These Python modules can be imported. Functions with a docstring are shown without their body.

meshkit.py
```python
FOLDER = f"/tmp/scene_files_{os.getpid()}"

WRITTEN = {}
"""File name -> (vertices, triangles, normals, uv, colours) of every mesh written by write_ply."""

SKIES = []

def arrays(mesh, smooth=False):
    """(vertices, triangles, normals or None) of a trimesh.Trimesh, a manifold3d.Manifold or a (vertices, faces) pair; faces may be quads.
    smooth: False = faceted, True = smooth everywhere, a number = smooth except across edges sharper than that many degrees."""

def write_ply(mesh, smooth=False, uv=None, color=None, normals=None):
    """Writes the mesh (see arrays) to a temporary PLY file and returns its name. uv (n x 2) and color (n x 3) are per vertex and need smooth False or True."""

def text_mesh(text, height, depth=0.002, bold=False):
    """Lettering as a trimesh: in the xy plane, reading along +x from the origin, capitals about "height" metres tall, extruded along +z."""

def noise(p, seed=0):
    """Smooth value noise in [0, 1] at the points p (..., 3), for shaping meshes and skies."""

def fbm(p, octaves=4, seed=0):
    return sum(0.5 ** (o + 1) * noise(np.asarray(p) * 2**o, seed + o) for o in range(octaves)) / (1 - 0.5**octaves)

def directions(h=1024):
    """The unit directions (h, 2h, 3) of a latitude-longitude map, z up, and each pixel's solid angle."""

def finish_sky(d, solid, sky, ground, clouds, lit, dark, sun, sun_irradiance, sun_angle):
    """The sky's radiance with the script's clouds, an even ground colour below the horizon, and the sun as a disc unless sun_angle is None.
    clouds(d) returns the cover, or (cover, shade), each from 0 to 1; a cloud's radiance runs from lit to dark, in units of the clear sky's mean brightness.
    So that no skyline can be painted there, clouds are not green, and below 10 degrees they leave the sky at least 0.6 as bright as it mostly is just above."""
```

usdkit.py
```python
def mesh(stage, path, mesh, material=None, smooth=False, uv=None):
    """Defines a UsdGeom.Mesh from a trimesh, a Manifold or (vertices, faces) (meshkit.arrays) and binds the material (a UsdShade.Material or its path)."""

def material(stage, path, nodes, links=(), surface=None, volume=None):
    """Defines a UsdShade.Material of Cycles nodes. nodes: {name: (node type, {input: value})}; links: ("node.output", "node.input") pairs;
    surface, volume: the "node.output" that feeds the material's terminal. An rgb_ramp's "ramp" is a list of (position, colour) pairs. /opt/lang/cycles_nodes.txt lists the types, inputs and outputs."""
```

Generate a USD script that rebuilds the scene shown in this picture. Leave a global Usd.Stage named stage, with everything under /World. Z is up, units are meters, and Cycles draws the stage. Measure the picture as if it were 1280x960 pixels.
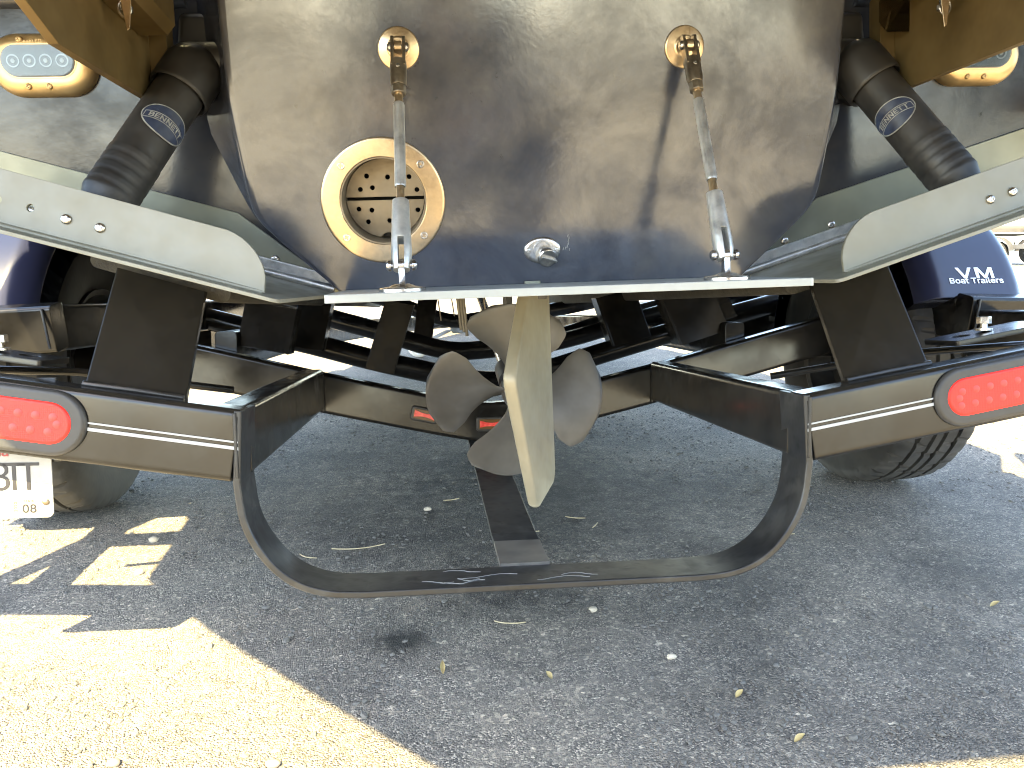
import math, random
import numpy as np, trimesh
from shapely.geometry import Polygon, Point, LineString, box as sbox
from shapely.ops import unary_union
from pxr import Usd, UsdGeom, UsdLux, UsdShade, Gf, Sdf, Vt
import usdkit, meshkit

stage = Usd.Stage.CreateInMemory()
UsdGeom.SetStageUpAxis(stage, UsdGeom.Tokens.z); UsdGeom.SetStageMetersPerUnit(stage, 1.0)
UsdGeom.Xform.Define(stage, '/World'); UsdGeom.Scope.Define(stage, '/World/Looks')

# ------------------------------------------------------------------ camera, sky, sun, exposure
H = 0.59                                   # eye height above the ground
TILT = math.radians(5.2)                   # the rig stands nose-down on its tongue jack
YAW, PITCH, ROLL = math.radians(5.42), math.radians(4.894), -0.01744
EYE = np.array([-0.1214, 0.0, 0.0])
XB, RBA = 0.033, math.radians(-1.246)      # the boat sits a little off-centre on the trailer
EXPOSURE = 3.65
SUN = np.array([-0.32, -0.68, 1.0]); SUN /= np.linalg.norm(SUN)
SUN_INT, SKY = 0.85, 0.15

_c, _s = math.cos(-TILT), math.sin(-TILT)
RT = np.array([[1, 0, 0], [0, _c, -_s], [0, _s, _c]])
RB = np.array([[math.cos(RBA), 0, math.sin(RBA)], [0, 1, 0], [-math.sin(RBA), 0, math.cos(RBA)]])
def T2W(v): return np.asarray(v, float) @ RT.T + [0, 0, H]                        # trailer frame -> world
def B2W(v): return T2W(np.asarray(v, float) @ RB.T + [XB, 0, 0])                  # boat frame -> world
def W2W(v): return np.asarray(v, float)
FR = {'T': T2W, 'B': B2W, 'W': W2W}

cy, sy, cp, sp = math.cos(YAW), math.sin(YAW), math.cos(PITCH), math.sin(PITCH)
fw = np.array([sy*cp, cy*cp, -sp]); rt = np.array([cy, -sy, 0]); up = np.cross(rt, fw)
cr, sr = math.cos(ROLL), math.sin(ROLL)
rt, up = cr*rt + sr*up, -sr*rt + cr*up
Rw, Uw, Fw, Ew = RT @ rt, RT @ up, RT @ fw, T2W(EYE)
cam = UsdGeom.Camera.Define(stage, '/World/camera')
M = np.eye(4); M[0, :3], M[1, :3], M[2, :3], M[3, :3] = Rw, Uw, -Fw, Ew
cam.AddTransformOp().Set(Gf.Matrix4d(*M.ravel().tolist()))
cam.CreateHorizontalApertureAttr(36.0); cam.CreateVerticalApertureAttr(27.0); cam.CreateFocalLengthAttr(27.0)
cam.CreateClippingRangeAttr(Gf.Vec2f(0.02, 5000)); cam.CreateExposureAttr(EXPOSURE)

elev, rot = math.asin(SUN[2]), math.atan2(SUN[0], SUN[1])
sky_mat = usdkit.material(stage, '/World/Looks/sky', {
    'sky': ('sky_texture', {'sky_type': 'single_scattering', 'sun_disc': False, 'sun_elevation': elev, 'sun_rotation': rot, 'air_density': .75, 'aerosol_density': .6, 'ozone_density': .6}),
    'haze': ('mix_color', {'blend_type': 'multiply', 'fac': 1.0, 'b': (1.0, .925, .79), 'use_clamp': False}),
    'bg': ('background_shader', {'strength': SKY})}, [('sky.color', 'haze.a'), ('haze.result', 'bg.color')], surface='bg.background')
dome = UsdLux.DomeLight.Define(stage, '/World/sky')
UsdShade.MaterialBindingAPI.Apply(dome.GetPrim()).Bind(sky_mat)
sun = UsdLux.DistantLight.Define(stage, '/World/sun')
sun.CreateIntensityAttr(SUN_INT); sun.CreateAngleAttr(0.53); sun.CreateNormalizeAttr(True); sun.CreateColorAttr(Gf.Vec3f(1.0, 0.83, 0.43))
zx = SUN; xx = np.cross([0, 0, 1], zx); xx /= np.linalg.norm(xx); yx = np.cross(zx, xx)
S = np.eye(4); S[0, :3], S[1, :3], S[2, :3] = xx, yx, zx
sun.AddTransformOp().Set(Gf.Matrix4d(*S.ravel().tolist()))

# ------------------------------------------------------------------ materials
def pm(name, c1, c2=None, nscale=12, metallic=0.0, rough=0.4, rvar=0.0, rscale=30, bump=0.0, bscale=80, bevel=0.0012, coat=0.0, lo=.35, hi=.65, wave=0.0, wavescale=3, spec=.5, detail=5, stretch=(1, 1, 1)):
    n = {'tc': ('texture_coordinate', {}), 'p': ('principled_bsdf', {'metallic': metallic, 'roughness': rough, 'base_color': c1, 'coat_weight': coat, 'specular_ior_level': spec}),
         'mp': ('mapping', {'scale': stretch})}
    l = [('tc.object', 'mp.vector')]
    if c2 is not None:
        n['n1'] = ('noise_texture', {'scale': nscale, 'detail': detail, 'roughness': .6})
        n['r1'] = ('rgb_ramp', {'ramp': [(lo, c1), (hi, c2)]})
        l += [('mp.vector', 'n1.vector'), ('n1.fac', 'r1.fac'), ('r1.color', 'p.base_color')]
    if rvar:
        n['n2'] = ('noise_texture', {'scale': rscale, 'detail': 4})
        n['m2'] = ('map_range', {'from_min': .3, 'from_max': .7, 'to_min': max(rough-rvar, .02), 'to_max': rough+rvar, 'clamp': True})
        l += [('mp.vector', 'n2.vector'), ('n2.fac', 'm2.value'), ('m2.result', 'p.roughness')]
    last = None
    if bevel:
        n['bv'] = ('bevel', {'radius': bevel, 'samples': 4}); last = 'bv.bevel'
    if wave:
        n['n4'] = ('noise_texture', {'scale': wavescale, 'detail': 1}); n['b4'] = ('bump', {'strength': 1.0, 'distance': wave})
        l += [('tc.object', 'n4.vector'), ('n4.fac', 'b4.height')]
        if last: l.append((last, 'b4.normal'))
        last = 'b4.normal'
    if bump:
        n['n3'] = ('noise_texture', {'scale': bscale, 'detail': 4}); n['b3'] = ('bump', {'strength': .6, 'distance': bump})
        l += [('mp.vector', 'n3.vector'), ('n3.fac', 'b3.height')]
        if last: l.append((last, 'b3.normal'))
        last = 'b3.normal'
    if last: l.append((last, 'p.normal'))
    return usdkit.material(stage, '/World/Looks/' + name, n, l, surface='p.BSDF')

MT = {}
MT['black'] = pm('black_paint', (.0045, .0042, .004), (.011, .0095, .008), nscale=9, rough=.18, rvar=.06, rscale=14, spec=.42, wave=.0012, wavescale=7, bump=.00008, bscale=500, bevel=.003)
MT['black_flat'] = pm('black_worn_paint', (.009, .009, .0095), (.034, .033, .031), nscale=18, rough=.38, rvar=.1, bump=.0003, bscale=160, bevel=.002, lo=.5, hi=.75)
MT['steel'] = pm('stainless_steel', (.60, .57, .53), (.50, .47, .43), nscale=25, metallic=1, rough=.22, rvar=.08, rscale=60, bump=.0001, bscale=300)
MT['tabsteel'] = pm('tab_steel', (.170, .162, .125), (.130, .122, .085), nscale=7, metallic=.1, rough=.42, rvar=.08, bump=.0001, bscale=250, lo=.4, hi=.75)
MT['leafsteel'] = pm('leaf_steel', (.215, .215, .16), (.17, .17, .125), nscale=8, metallic=.3, rough=.45, rvar=.08)
MT['dullsteel'] = pm('dull_steel', (.42, .41, .39), (.58, .56, .52), nscale=60, metallic=.85, rough=.38, rvar=.1, bump=.0004, bscale=220)
MT['darkbronze'] = pm('dark_bronze_fitting', (.16, .13, .095), (.30, .25, .18), nscale=40, metallic=.9, rough=.33, rvar=.1, bump=.0002, bscale=250)
MT['bronze'] = pm('bronze', (.60, .43, .22), (.50, .34, .16), nscale=14, metallic=.85, rough=.38, rvar=.06, bump=.0001)
MT['bracket'] = pm('bracket_bronze', (.165, .113, .045), (.112, .074, .028), nscale=10, metallic=.6, rough=.48, rvar=.08, bump=.0002, bscale=120)
MT['ring'] = pm('exhaust_ring_steel', (.58, .44, .28), (.50, .37, .22), nscale=9, metallic=.95, rough=.26, rvar=.06)
MT['flap'] = pm('exhaust_flap_steel', (.24, .195, .135), (.16, .125, .085), nscale=14, metallic=.7, rough=.45, rvar=.1)
MT['white'] = pm('pale_plate', (.28, .295, .29), (.24, .255, .25), nscale=6, rough=.32, rvar=.06, bevel=.002)
MT['rudder'] = pm('rudder_bronze', (.30, .265, .185), (.205, .18, .125), nscale=9, metallic=.3, rough=.46, rvar=.08, bump=.0003, bscale=120, bevel=.005, lo=.35, hi=.8)
MT['prop'] = pm('propeller_bronze', (.125, .115, .102), (.092, .084, .074), nscale=14, metallic=.4, rough=.48, rvar=.06, bump=.0001, bevel=.001)
MT['rubber'] = pm('black_plastic', (.0075, .0068, .006), (.019, .0165, .014), nscale=25, rough=.5, rvar=.1, bump=.0002, bscale=200, bevel=.002)
MT['grommet'] = pm('rubber_grommet', (.018, .017, .016), (.03, .028, .026), nscale=30, rough=.48, rvar=.06, bevel=.003)
MT['tyre'] = pm('tyre_rubber', (.009, .0085, .008), (.022, .020, .017), nscale=22, rough=.72, bump=.0006, bscale=140, bevel=0)
MT['rim'] = pm('wheel_rim', (.5, .5, .5), metallic=.9, rough=.35)
MT['fender'] = pm('navy_fender', (.014, .016, .036), (.018, .02, .044), nscale=5, rough=.24, wave=.0006, wavescale=5, bevel=.004)
MT['hole'] = pm('dark_hole', (.004, .004, .004), rough=.8, bevel=0)
MT['stripe'] = pm('silver_pinstripe', (.30, .31, .32), rough=.4, bevel=0)
MT['plate_white'] = pm('plate_white', (.30, .295, .275), (.25, .24, .22), nscale=60, rough=.45)
MT['plate_ink'] = pm('plate_ink', (.014, .011, .011), rough=.5, bevel=0)
MT['plate_red'] = pm('plate_red', (.25, .022, .018), rough=.5, bevel=0)
MT['sticker'] = pm('sticker', (.24, .22, .18), rough=.5, bevel=0)
MT['label_blue'] = pm('label_blue', (.013, .019, .040), (.022, .030, .055), nscale=90, rough=.4, bevel=0)
MT['label_white'] = pm('label_white', (.24, .24, .225), (.13, .13, .12), nscale=120, rough=.5, bevel=0)
MT['logo'] = pm('logo_white', (.75, .78, .86), rough=.4, bevel=0)
MT['carpet'] = pm('bunk_carpet', (.03, .027, .022), (.05, .045, .035), nscale=60, rough=.95, bump=.002, bscale=300, bevel=0)
MT['amber'] = pm('amber_housing', (.10, .045, .008), rough=.3)
MT['red_small'] = pm('red_marker_lens', (.62, .035, .03), (.75, .10, .08), nscale=160, rough=.25)
MT['stone'] = usdkit.material(stage, '/World/Looks/stone', {
    'g': ('geometry', {}), 'r': ('rgb_ramp', {'ramp': [(0, (.12, .113, .10)), (.5, (.22, .205, .18)), (.8, (.36, .335, .29)), (.93, (.52, .49, .42)), (1, (.66, .63, .57))]}),
    'p': ('principled_bsdf', {'roughness': .8})}, [('g.random_per_island', 'r.fac'), ('r.color', 'p.base_color')], surface='p.BSDF')
MT['pale_stone'] = pm('pale_stone', (.48, .42, .33), (.36, .31, .24), nscale=120, rough=.85, bevel=0)
MT['brown_stone'] = pm('brown_stone', (.22, .16, .11), (.30, .23, .16), nscale=120, rough=.85, bevel=0)
MT['straw'] = pm('straw', (.50, .42, .27), (.40, .33, .2), nscale=50, rough=.8, bevel=0)
MT['leaf'] = pm('dry_leaf', (.45, .36, .16), (.33, .25, .11), nscale=90, rough=.75, bevel=0)
MT['skin'] = pm('skin', (.50, .30, .21), rough=.5, bevel=0)
MT['shirt'] = pm('dark_shirt', (.03, .032, .04), (.04, .042, .05), nscale=40, rough=.9, bevel=0)
MT['trousers'] = pm('dark_trousers', (.03, .034, .05), (.045, .05, .07), nscale=60, rough=.9, bevel=0)
MT['hair'] = pm('dark_hair', (.02, .014, .01), rough=.6, bevel=0)
MT['shoe'] = pm('shoe', (.04, .04, .04), rough=.7, bevel=0)
MT['concrete_trailer'] = pm('grey_trailer_paint', (.06, .06, .065), rough=.4)
MT['boat_white'] = pm('white_gelcoat', (.75, .75, .73), rough=.3)

# navy gelcoat, chalked and scuffed
def gelcoat(name, ior, spec, r0, r1, k=1.0):
    c = lambda *v: tuple(k*q for q in v)
    return usdkit.material(stage, '/World/Looks/'+name, {
    'tc': ('texture_coordinate', {}),
    'n1': ('noise_texture', {'scale': 5.5, 'detail': 6, 'roughness': .62}), 'r1': ('rgb_ramp', {'ramp': [(.30, c(.010, .013, .022)), (.52, c(.020, .021, .026)), (.72, c(.040, .038, .037))]}),
    'n5': ('noise_texture', {'scale': 42, 'detail': 6, 'roughness': .7}), 'r5': ('rgb_ramp', {'ramp': [(.28, (.25, .25, .25)), (.36, (1, 1, 1))]}),
    'mx': ('mix_color', {'blend_type': 'multiply', 'fac': 1.0}),
    'n2': ('noise_texture', {'scale': 8, 'detail': 7, 'roughness': .65}), 'm2': ('map_range', {'from_min': .3, 'from_max': .7, 'to_min': r0, 'to_max': r1, 'clamp': True}),
    'n4': ('noise_texture', {'scale': 4.5, 'detail': 1.5}), 'b4': ('bump', {'strength': 1.0, 'distance': .0009}),
    'n6': ('noise_texture', {'scale': 190, 'detail': 3}), 'b6': ('bump', {'strength': .5, 'distance': .00015}),
    'n7': ('noise_texture', {'scale': 6.5, 'detail': 8, 'roughness': .68, 'distortion': .4}), 'm7': ('map_range', {'from_min': .36, 'from_max': .58, 'to_min': spec*.42, 'to_max': spec, 'clamp': True}),
    'p': ('principled_bsdf', {'ior': ior, 'specular_ior_level': spec})},
    [('tc.object', 'n1.vector'), ('tc.object', 'n2.vector'), ('tc.object', 'n4.vector'), ('tc.object', 'n5.vector'), ('tc.object', 'n6.vector'),
     ('n1.fac', 'r1.fac'), ('n5.fac', 'r5.fac'), ('r1.color', 'mx.a'), ('r5.color', 'mx.b'), ('mx.result', 'p.base_color'),
     ('tc.object', 'n7.vector'), ('n7.fac', 'm7.value'), ('m7.result', 'p.specular_ior_level'), ('n2.fac', 'm2.value'), ('m2.result', 'p.roughness'), ('n4.fac', 'b4.height'), ('b4.normal', 'b6.normal'), ('n6.fac', 'b6.height'), ('b6.normal', 'p.normal')], surface='p.BSDF')
MT['gel'] = gelcoat('navy_gelcoat', 1.55, 1.0, .09, .25, 1.6)
MT['gelside'] = gelcoat('navy_gelcoat_panels', 1.5, .46, .10, .24, 1.2)

# red tail lens
MT['lens_red'] = usdkit.material(stage, '/World/Looks/red_lens', {
    'tc': ('texture_coordinate', {}), 'v': ('voronoi_texture', {'scale': 420, 'randomness': .2}),
    'b': ('bump', {'strength': .35, 'distance': .0006}),
    'p': ('principled_bsdf', {'base_color': (.86, .030, .022), 'roughness': .35, 'specular_ior_level': .25})},
    [('tc.object', 'v.vector'), ('v.distance', 'b.height'), ('b.normal', 'p.normal')], surface='p.BSDF')
MT['lens_led'] = pm('red_lens_led', (.60, .026, .02), (.66, .032, .024), nscale=200, rough=.5, bevel=0)
# clear lens over the underwater light
MT['glass'] = usdkit.material(stage, '/World/Looks/clear_lens', {
    'f': ('fresnel', {'IOR': 1.5}), 't': ('transparent_bsdf', {'color': (.86, .89, .91)}), 'g': ('glossy_bsdf', {'roughness': .12, 'color': (.45, .45, .45)}), 'm': ('mix_closure', {})},
    [('f.fac', 'm.fac'), ('t.BSDF', 'm.closure1'), ('g.BSDF', 'm.closure2')], surface='m.closure')
MT['led_back'] = pm('led_back', (.15, .165, .18), (.12, .13, .145), nscale=40, rough=.5, metallic=.1, bevel=0)
MT['led_ring'] = pm('led_ring', (.42, .44, .46), metallic=.3, rough=.35, bevel=0)

STAINS_SHADE = [(-.10, 1.66, .42, .42), (.14, 1.70, .40, .42), (.0, 2.3, .6, .4), (.70, 1.50, .22, .30), (.95, 1.35, .2, .3), (.30, .92, .10, .25), (-.19, 1.10, .055, .85), (.02, 1.27, .16, .55), (.42, 1.30, .22, .40), (.33, 1.05, .12, .35), (.80, 1.22, .16, .40), (.62, 1.02, .15, .30), (.05, 2.0, .35, .45), (.55, 1.75, .25, .30), (-.4, 1.75, .30, .35), (.0, 1.55, .4, .22)]  # stains, plus shade under hoop and boat painted as broad dark spots
gn = {
    'g': ('geometry', {}),
    'v1': ('voronoi_texture', {'scale': 420}), 's1': ('separate_color', {}),
    'r1': ('rgb_ramp', {'ramp': [(0, (0.0974, 0.0873, 0.0763)), (.45, (0.1729, 0.1539, 0.1322)), (.75, (0.2909, 0.2575, 0.2126)), (.93, (0.4715, 0.4145, 0.3339)), (1, (0.6916, 0.6069, 0.4838))]}),
    'v2': ('voronoi_texture', {'scale': 210}), 's2': ('separate_color', {}), 'r2': ('rgb_ramp', {'ramp': [(0, (0.1572, 0.1422, 0.1226)), (.7, (0.2672, 0.2354, 0.1949)), (.94, (0.4558, 0.3923, 0.3067)), (1, (0.7231, 0.6291, 0.4906))]}),
    'nm': ('noise_texture', {'scale': 30, 'detail': 5}), 'mm': ('map_range', {'from_min': .45, 'from_max': .6, 'clamp': True}),
    'mix': ('mix_color', {}),
    'n1': ('noise_texture', {'scale': 2.1, 'detail': 7, 'roughness': .62}), 'rn': ('rgb_ramp', {'ramp': [(.30, (.52, .51, .50)), (.50, (1.0, .99, .97)), (.72, (1.40, 1.34, 1.24))]}),
    'm1': ('mix_color', {'blend_type': 'multiply', 'fac': 1.0, 'use_clamp': False}),
    'nf': ('noise_texture', {'scale': 260, 'detail': 3}), 'nb': ('noise_texture', {'scale': 45, 'detail': 6, 'roughness': .65}),
    'hm': ('math', {'math_type': 'multiply', 'value2': -1.2}), 'ha': ('math', {'math_type': 'add'}), 'hb': ('math', {'math_type': 'multiply_add', 'value2': 1.6}),
    'b': ('bump', {'strength': .9, 'distance': .0045}),
    'nw': ('noise_texture', {'scale': 26, 'detail': 6, 'roughness': .7}),
    'p': ('principled_bsdf', {'roughness': .78, 'specular_ior_level': .4})}
gl = [('g.position', x + '.vector') for x in ('v1', 'v2', 'n1', 'nf', 'nb', 'nm', 'nw')] + [
    ('v1.color', 's1.color'), ('s1.r', 'r1.fac'), ('v2.color', 's2.color'), ('s2.r', 'r2.fac'), ('nm.fac', 'mm.value'), ('mm.result', 'mix.fac'), ('r1.color', 'mix.a'), ('r2.color', 'mix.b'),
    ('n1.fac', 'rn.fac'), ('mix.result', 'm1.a'), ('rn.color', 'm1.b'),
    ('v1.distance', 'hm.value1'), ('hm.value', 'ha.value1'), ('nf.fac', 'ha.value2'), ('nb.fac', 'hb.value1'), ('ha.value', 'hb.value3'), ('hb.value', 'b.height'), ('b.normal', 'p.normal')]
prev = 'm1.result'
for i, (x, y, r, a) in enumerate(STAINS_SHADE):
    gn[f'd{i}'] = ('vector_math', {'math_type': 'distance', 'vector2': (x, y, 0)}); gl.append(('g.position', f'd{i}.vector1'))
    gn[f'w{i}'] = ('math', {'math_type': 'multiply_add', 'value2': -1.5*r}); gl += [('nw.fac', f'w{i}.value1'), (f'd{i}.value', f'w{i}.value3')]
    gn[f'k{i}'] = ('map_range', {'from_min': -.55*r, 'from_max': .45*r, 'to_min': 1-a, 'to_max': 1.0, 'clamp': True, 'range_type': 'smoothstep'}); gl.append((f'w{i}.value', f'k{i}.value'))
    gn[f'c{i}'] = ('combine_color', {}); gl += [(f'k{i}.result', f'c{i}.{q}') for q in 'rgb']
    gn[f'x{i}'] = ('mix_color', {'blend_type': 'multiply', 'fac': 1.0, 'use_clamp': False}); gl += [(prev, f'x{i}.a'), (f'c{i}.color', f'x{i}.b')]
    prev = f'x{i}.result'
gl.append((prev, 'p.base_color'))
MT['asphalt'] = usdkit.material(stage, '/World/Looks/asphalt', gn, gl, surface='p.BSDF')

# ------------------------------------------------------------------ scene-graph helpers
USED, BASE = set(), {}
def numbered(parent, name):
    p, k = f'{parent}/{name}', 0
    while p in USED:
        k += 1; p = f'{parent}/{name}_{k:03d}'
    USED.add(p); return p
def keys(prim, **kw):
    for k, v in kw.items():
        if v: prim.SetCustomDataByKey(k, v)
def thing(name, loc, label, category, group=None):
    p = numbered('/World', name); x = UsdGeom.Xform.Define(stage, p); x.AddTranslateOp().Set(Gf.Vec3d(*map(float, loc)))
    BASE[p] = np.asarray(loc, float); keys(x.GetPrim(), label=label, category=category, group=group); return p
def obj(name, mesh, mat, parent='/World', fr='B', smooth=32, label=None, category=None, group=None, kind=None):
    if isinstance(mesh, (list, tuple)) and not isinstance(mesh[0], np.ndarray): mesh = cat(mesh)
    v = FR[fr](mesh.vertices); base = BASE.get(parent, np.zeros(3)); p = numbered(parent, name)
    m = trimesh.Trimesh(v - base, mesh.faces, process=False)
    if parent == '/World' and kind != 'structure':
        loc = np.array([v[:, 0].mean(), v[:, 1].mean(), v[:, 2].min()]); m.vertices -= loc
        g = usdkit.mesh(stage, p, m, MT[mat], smooth=smooth); g.AddTranslateOp().Set(Gf.Vec3d(*loc.tolist())); BASE[p] = loc
    else:
        g = usdkit.mesh(stage, p, m, MT[mat], smooth=smooth); BASE[p] = base
    keys(g.GetPrim(), label=label, category=category, group=group, kind=kind); return p

# ------------------------------------------------------------------ mesh helpers
A = lambda *v: np.array(v, float)
def unit(v): v = np.asarray(v, float); return v/np.linalg.norm(v)
def cat(ms): return trimesh.util.concatenate(list(ms))
def box(x0, x1, y0, y1, z0, z1):
    m = trimesh.creation.box((x1-x0, y1-y0, z1-z0)); m.apply_translation(((x0+x1)/2, (y0+y1)/2, (z0+z1)/2)); return m
def frame(o, ex, ey, ez=None):
    ex, ey = unit(ex), unit(ey); ez = unit(np.cross(ex, ey)) if ez is None else unit(ez)
    F = np.eye(4); F[:3, 0], F[:3, 1], F[:3, 2], F[:3, 3] = ex, ey, ez, o; return F
def extr(poly, depth, o=(0, 0, 0), ex=(1, 0, 0), ey=(0, 0, 1), z0=0.0):
    """shapely polygon extruded along ex x ey by depth, from z0"""
    if not hasattr(poly, 'exterior') and not hasattr(poly, 'geoms'): poly = Polygon(poly)
    ms = []
    for g in getattr(poly, 'geoms', [poly]):
        m = trimesh.creation.extrude_polygon(g.simplify(1e-5), depth, engine='earcut'); m.apply_translation((0, 0, z0)); ms.append(m)
    m = cat(ms); m.apply_transform(frame(o, ex, ey)); return m
def lathe(prof, o=(0, 0, 0), axis=(0, 0, 1), n=40):
    """prof: (radius, height) pairs about the axis from o"""
    prof = np.asarray(prof, float); axis = unit(axis)
    a = np.cross(axis, [0, 0, 1] if abs(axis[2]) < .9 else [1, 0, 0]); a = unit(a); b = np.cross(axis, a)
    t = np.arange(n)*2*np.pi/n; k = len(prof)
    ring = np.cos(t)[:, None]*a + np.sin(t)[:, None]*b
    v = np.asarray(o, float) + prof[:, 0][:, None, None]*ring[None] + prof[:, 1][:, None, None]*axis
    f = []
    i, j = np.meshgrid(np.arange(k-1), np.arange(n), indexing='ij'); i, j = i.ravel(), j.ravel(); j2 = (j+1) % n
    q = np.stack([i*n+j, i*n+j2, (i+1)*n+j2, (i+1)*n+j], 1)
    m = trimesh.Trimesh(v.reshape(-1, 3), np.vstack([q[:, [0, 1, 2]], q[:, [0, 2, 3]]]), process=False)
    m.merge_vertices(); m.update_faces(m.nondegenerate_faces()); m.fix_normals() if m.is_watertight else None; return m
def cyl(a, b, r, r2=None, n=24):
    a, b = np.asarray(a, float), np.asarray(b, float); L = np.linalg.norm(b-a); r2 = r if r2 is None else r2
    return lathe([(0, 0), (r, 0), (r2, L), (0, L)], a, b-a, n)
def tube(pts, r, n=12):
    p = np.asarray(pts, float); t = np.gradient(p, axis=0); t /= np.linalg.norm(t, axis=1, keepdims=True)
    u = A(0, 0, 1) if abs(t[0][2]) < .9 else A(1, 0, 0); vs = []; u = unit(u - t[0]*(u@t[0]))
    for k in range(len(p)):
        u = unit(u - t[k]*(u@t[k])); w = np.cross(t[k], u); ang = np.arange(n)*2*np.pi/n
        vs.append(p[k] + r*(np.cos(ang)[:, None]*u + np.sin(ang)[:, None]*w))
    return skin(vs, True)
def skin(rings, cap=True):
    n, k = len(rings[0]), len(rings); v = np.vstack(rings)
    i, j = np.meshgrid(np.arange(k-1), np.arange(n), indexing='ij'); i, j = i.ravel(), j.ravel(); j2 = (j+1) % n
    f = [np.stack([i*n+j, i*n+j2, (i+1)*n+j2], 1), np.stack([i*n+j, (i+1)*n+j2, (i+1)*n+j], 1)]
    if cap:
        c0, c1 = len(v), len(v)+1; v = np.vstack([v, rings[0].mean(0), rings[-1].mean(0)]); a = np.arange(n); b = (a+1) % n
        f += [np.stack([b, a, np.full(n, c0)], 1), np.stack([(k-1)*n+a, (k-1)*n+b, np.full(n, c1)], 1)]
    m = trimesh.Trimesh(v, np.vstack(f), process=False)
    if m.is_watertight and m.volume < 0: m.invert()
    return m
def rrect(w, h, r, n=5):
    pts = []
    for (cx, cy_, a0) in ((w/2-r, h/2-r, 0), (-w/2+r, h/2-r, 90), (-w/2+r, -h/2+r, 180), (w/2-r, -h/2+r, 270)):
        for k in range(n+1):
            a = math.radians(a0+90*k/n); pts.append((cx+r*math.cos(a), cy_+r*math.sin(a)))
    return np.array(pts)
def rail(pts, w, h, r=.008, zup=(0, 0, 1), top=True):
    """rounded box section swept along pts; pts run along the top centre line; zup fixed; mitred"""
    p = np.asarray(pts, float); zup = unit(zup); prof = rrect(w, h, r); rings = []
    for k in range(len(p)):
        d1 = unit(p[k]-p[k-1]) if k else unit(p[1]-p[0]); d2 = unit(p[k+1]-p[k]) if k < len(p)-1 else d1
        t = unit(d1+d2); s = np.cross(d1, zup); s = unit(s); m = unit(s - t*(s@t)) if abs(s@t) > 1e-6 else s
        mlen = 1/max(.4, abs(m@s)); rings.append(p[k] + prof[:, 0][:, None]*m*mlen + (prof[:, 1][:, None] - (h/2 if top else 0))*zup)
    return skin(rings)
def stad(L, h, cx=0, cy_=0, n=16):
    return LineString([(cx-L/2+h/2, cy_), (cx+L/2-h/2, cy_)]).buffer(h/2, quad_segs=n)
def dome(poly, h, o, ex, ey, steps=4, inset=.004):
    """rounded raised shape: stacked insets of a convex-ish polygon lofted"""
    n = 64; rings = []; nrm = unit(np.cross(ex, ey)); ex, ey = unit(ex), unit(ey)
    for k in range(steps+1):
        a = k/steps*math.pi/2; g = poly.buffer(-inset*(1-math.cos(a)))
        c = np.array([g.exterior.interpolate(t, normalized=True).coords[0] for t in np.arange(n)/n])
        c = np.roll(c, -np.argmin(np.abs(np.arctan2(c[:, 1]-poly.centroid.y, c[:, 0]-poly.centroid.x))), 0)
        rings.append(np.asarray(o, float) + c[:, :1]*ex + c[:, 1:]*ey + nrm*h*math.sin(a))
    return skin(rings)
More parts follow.
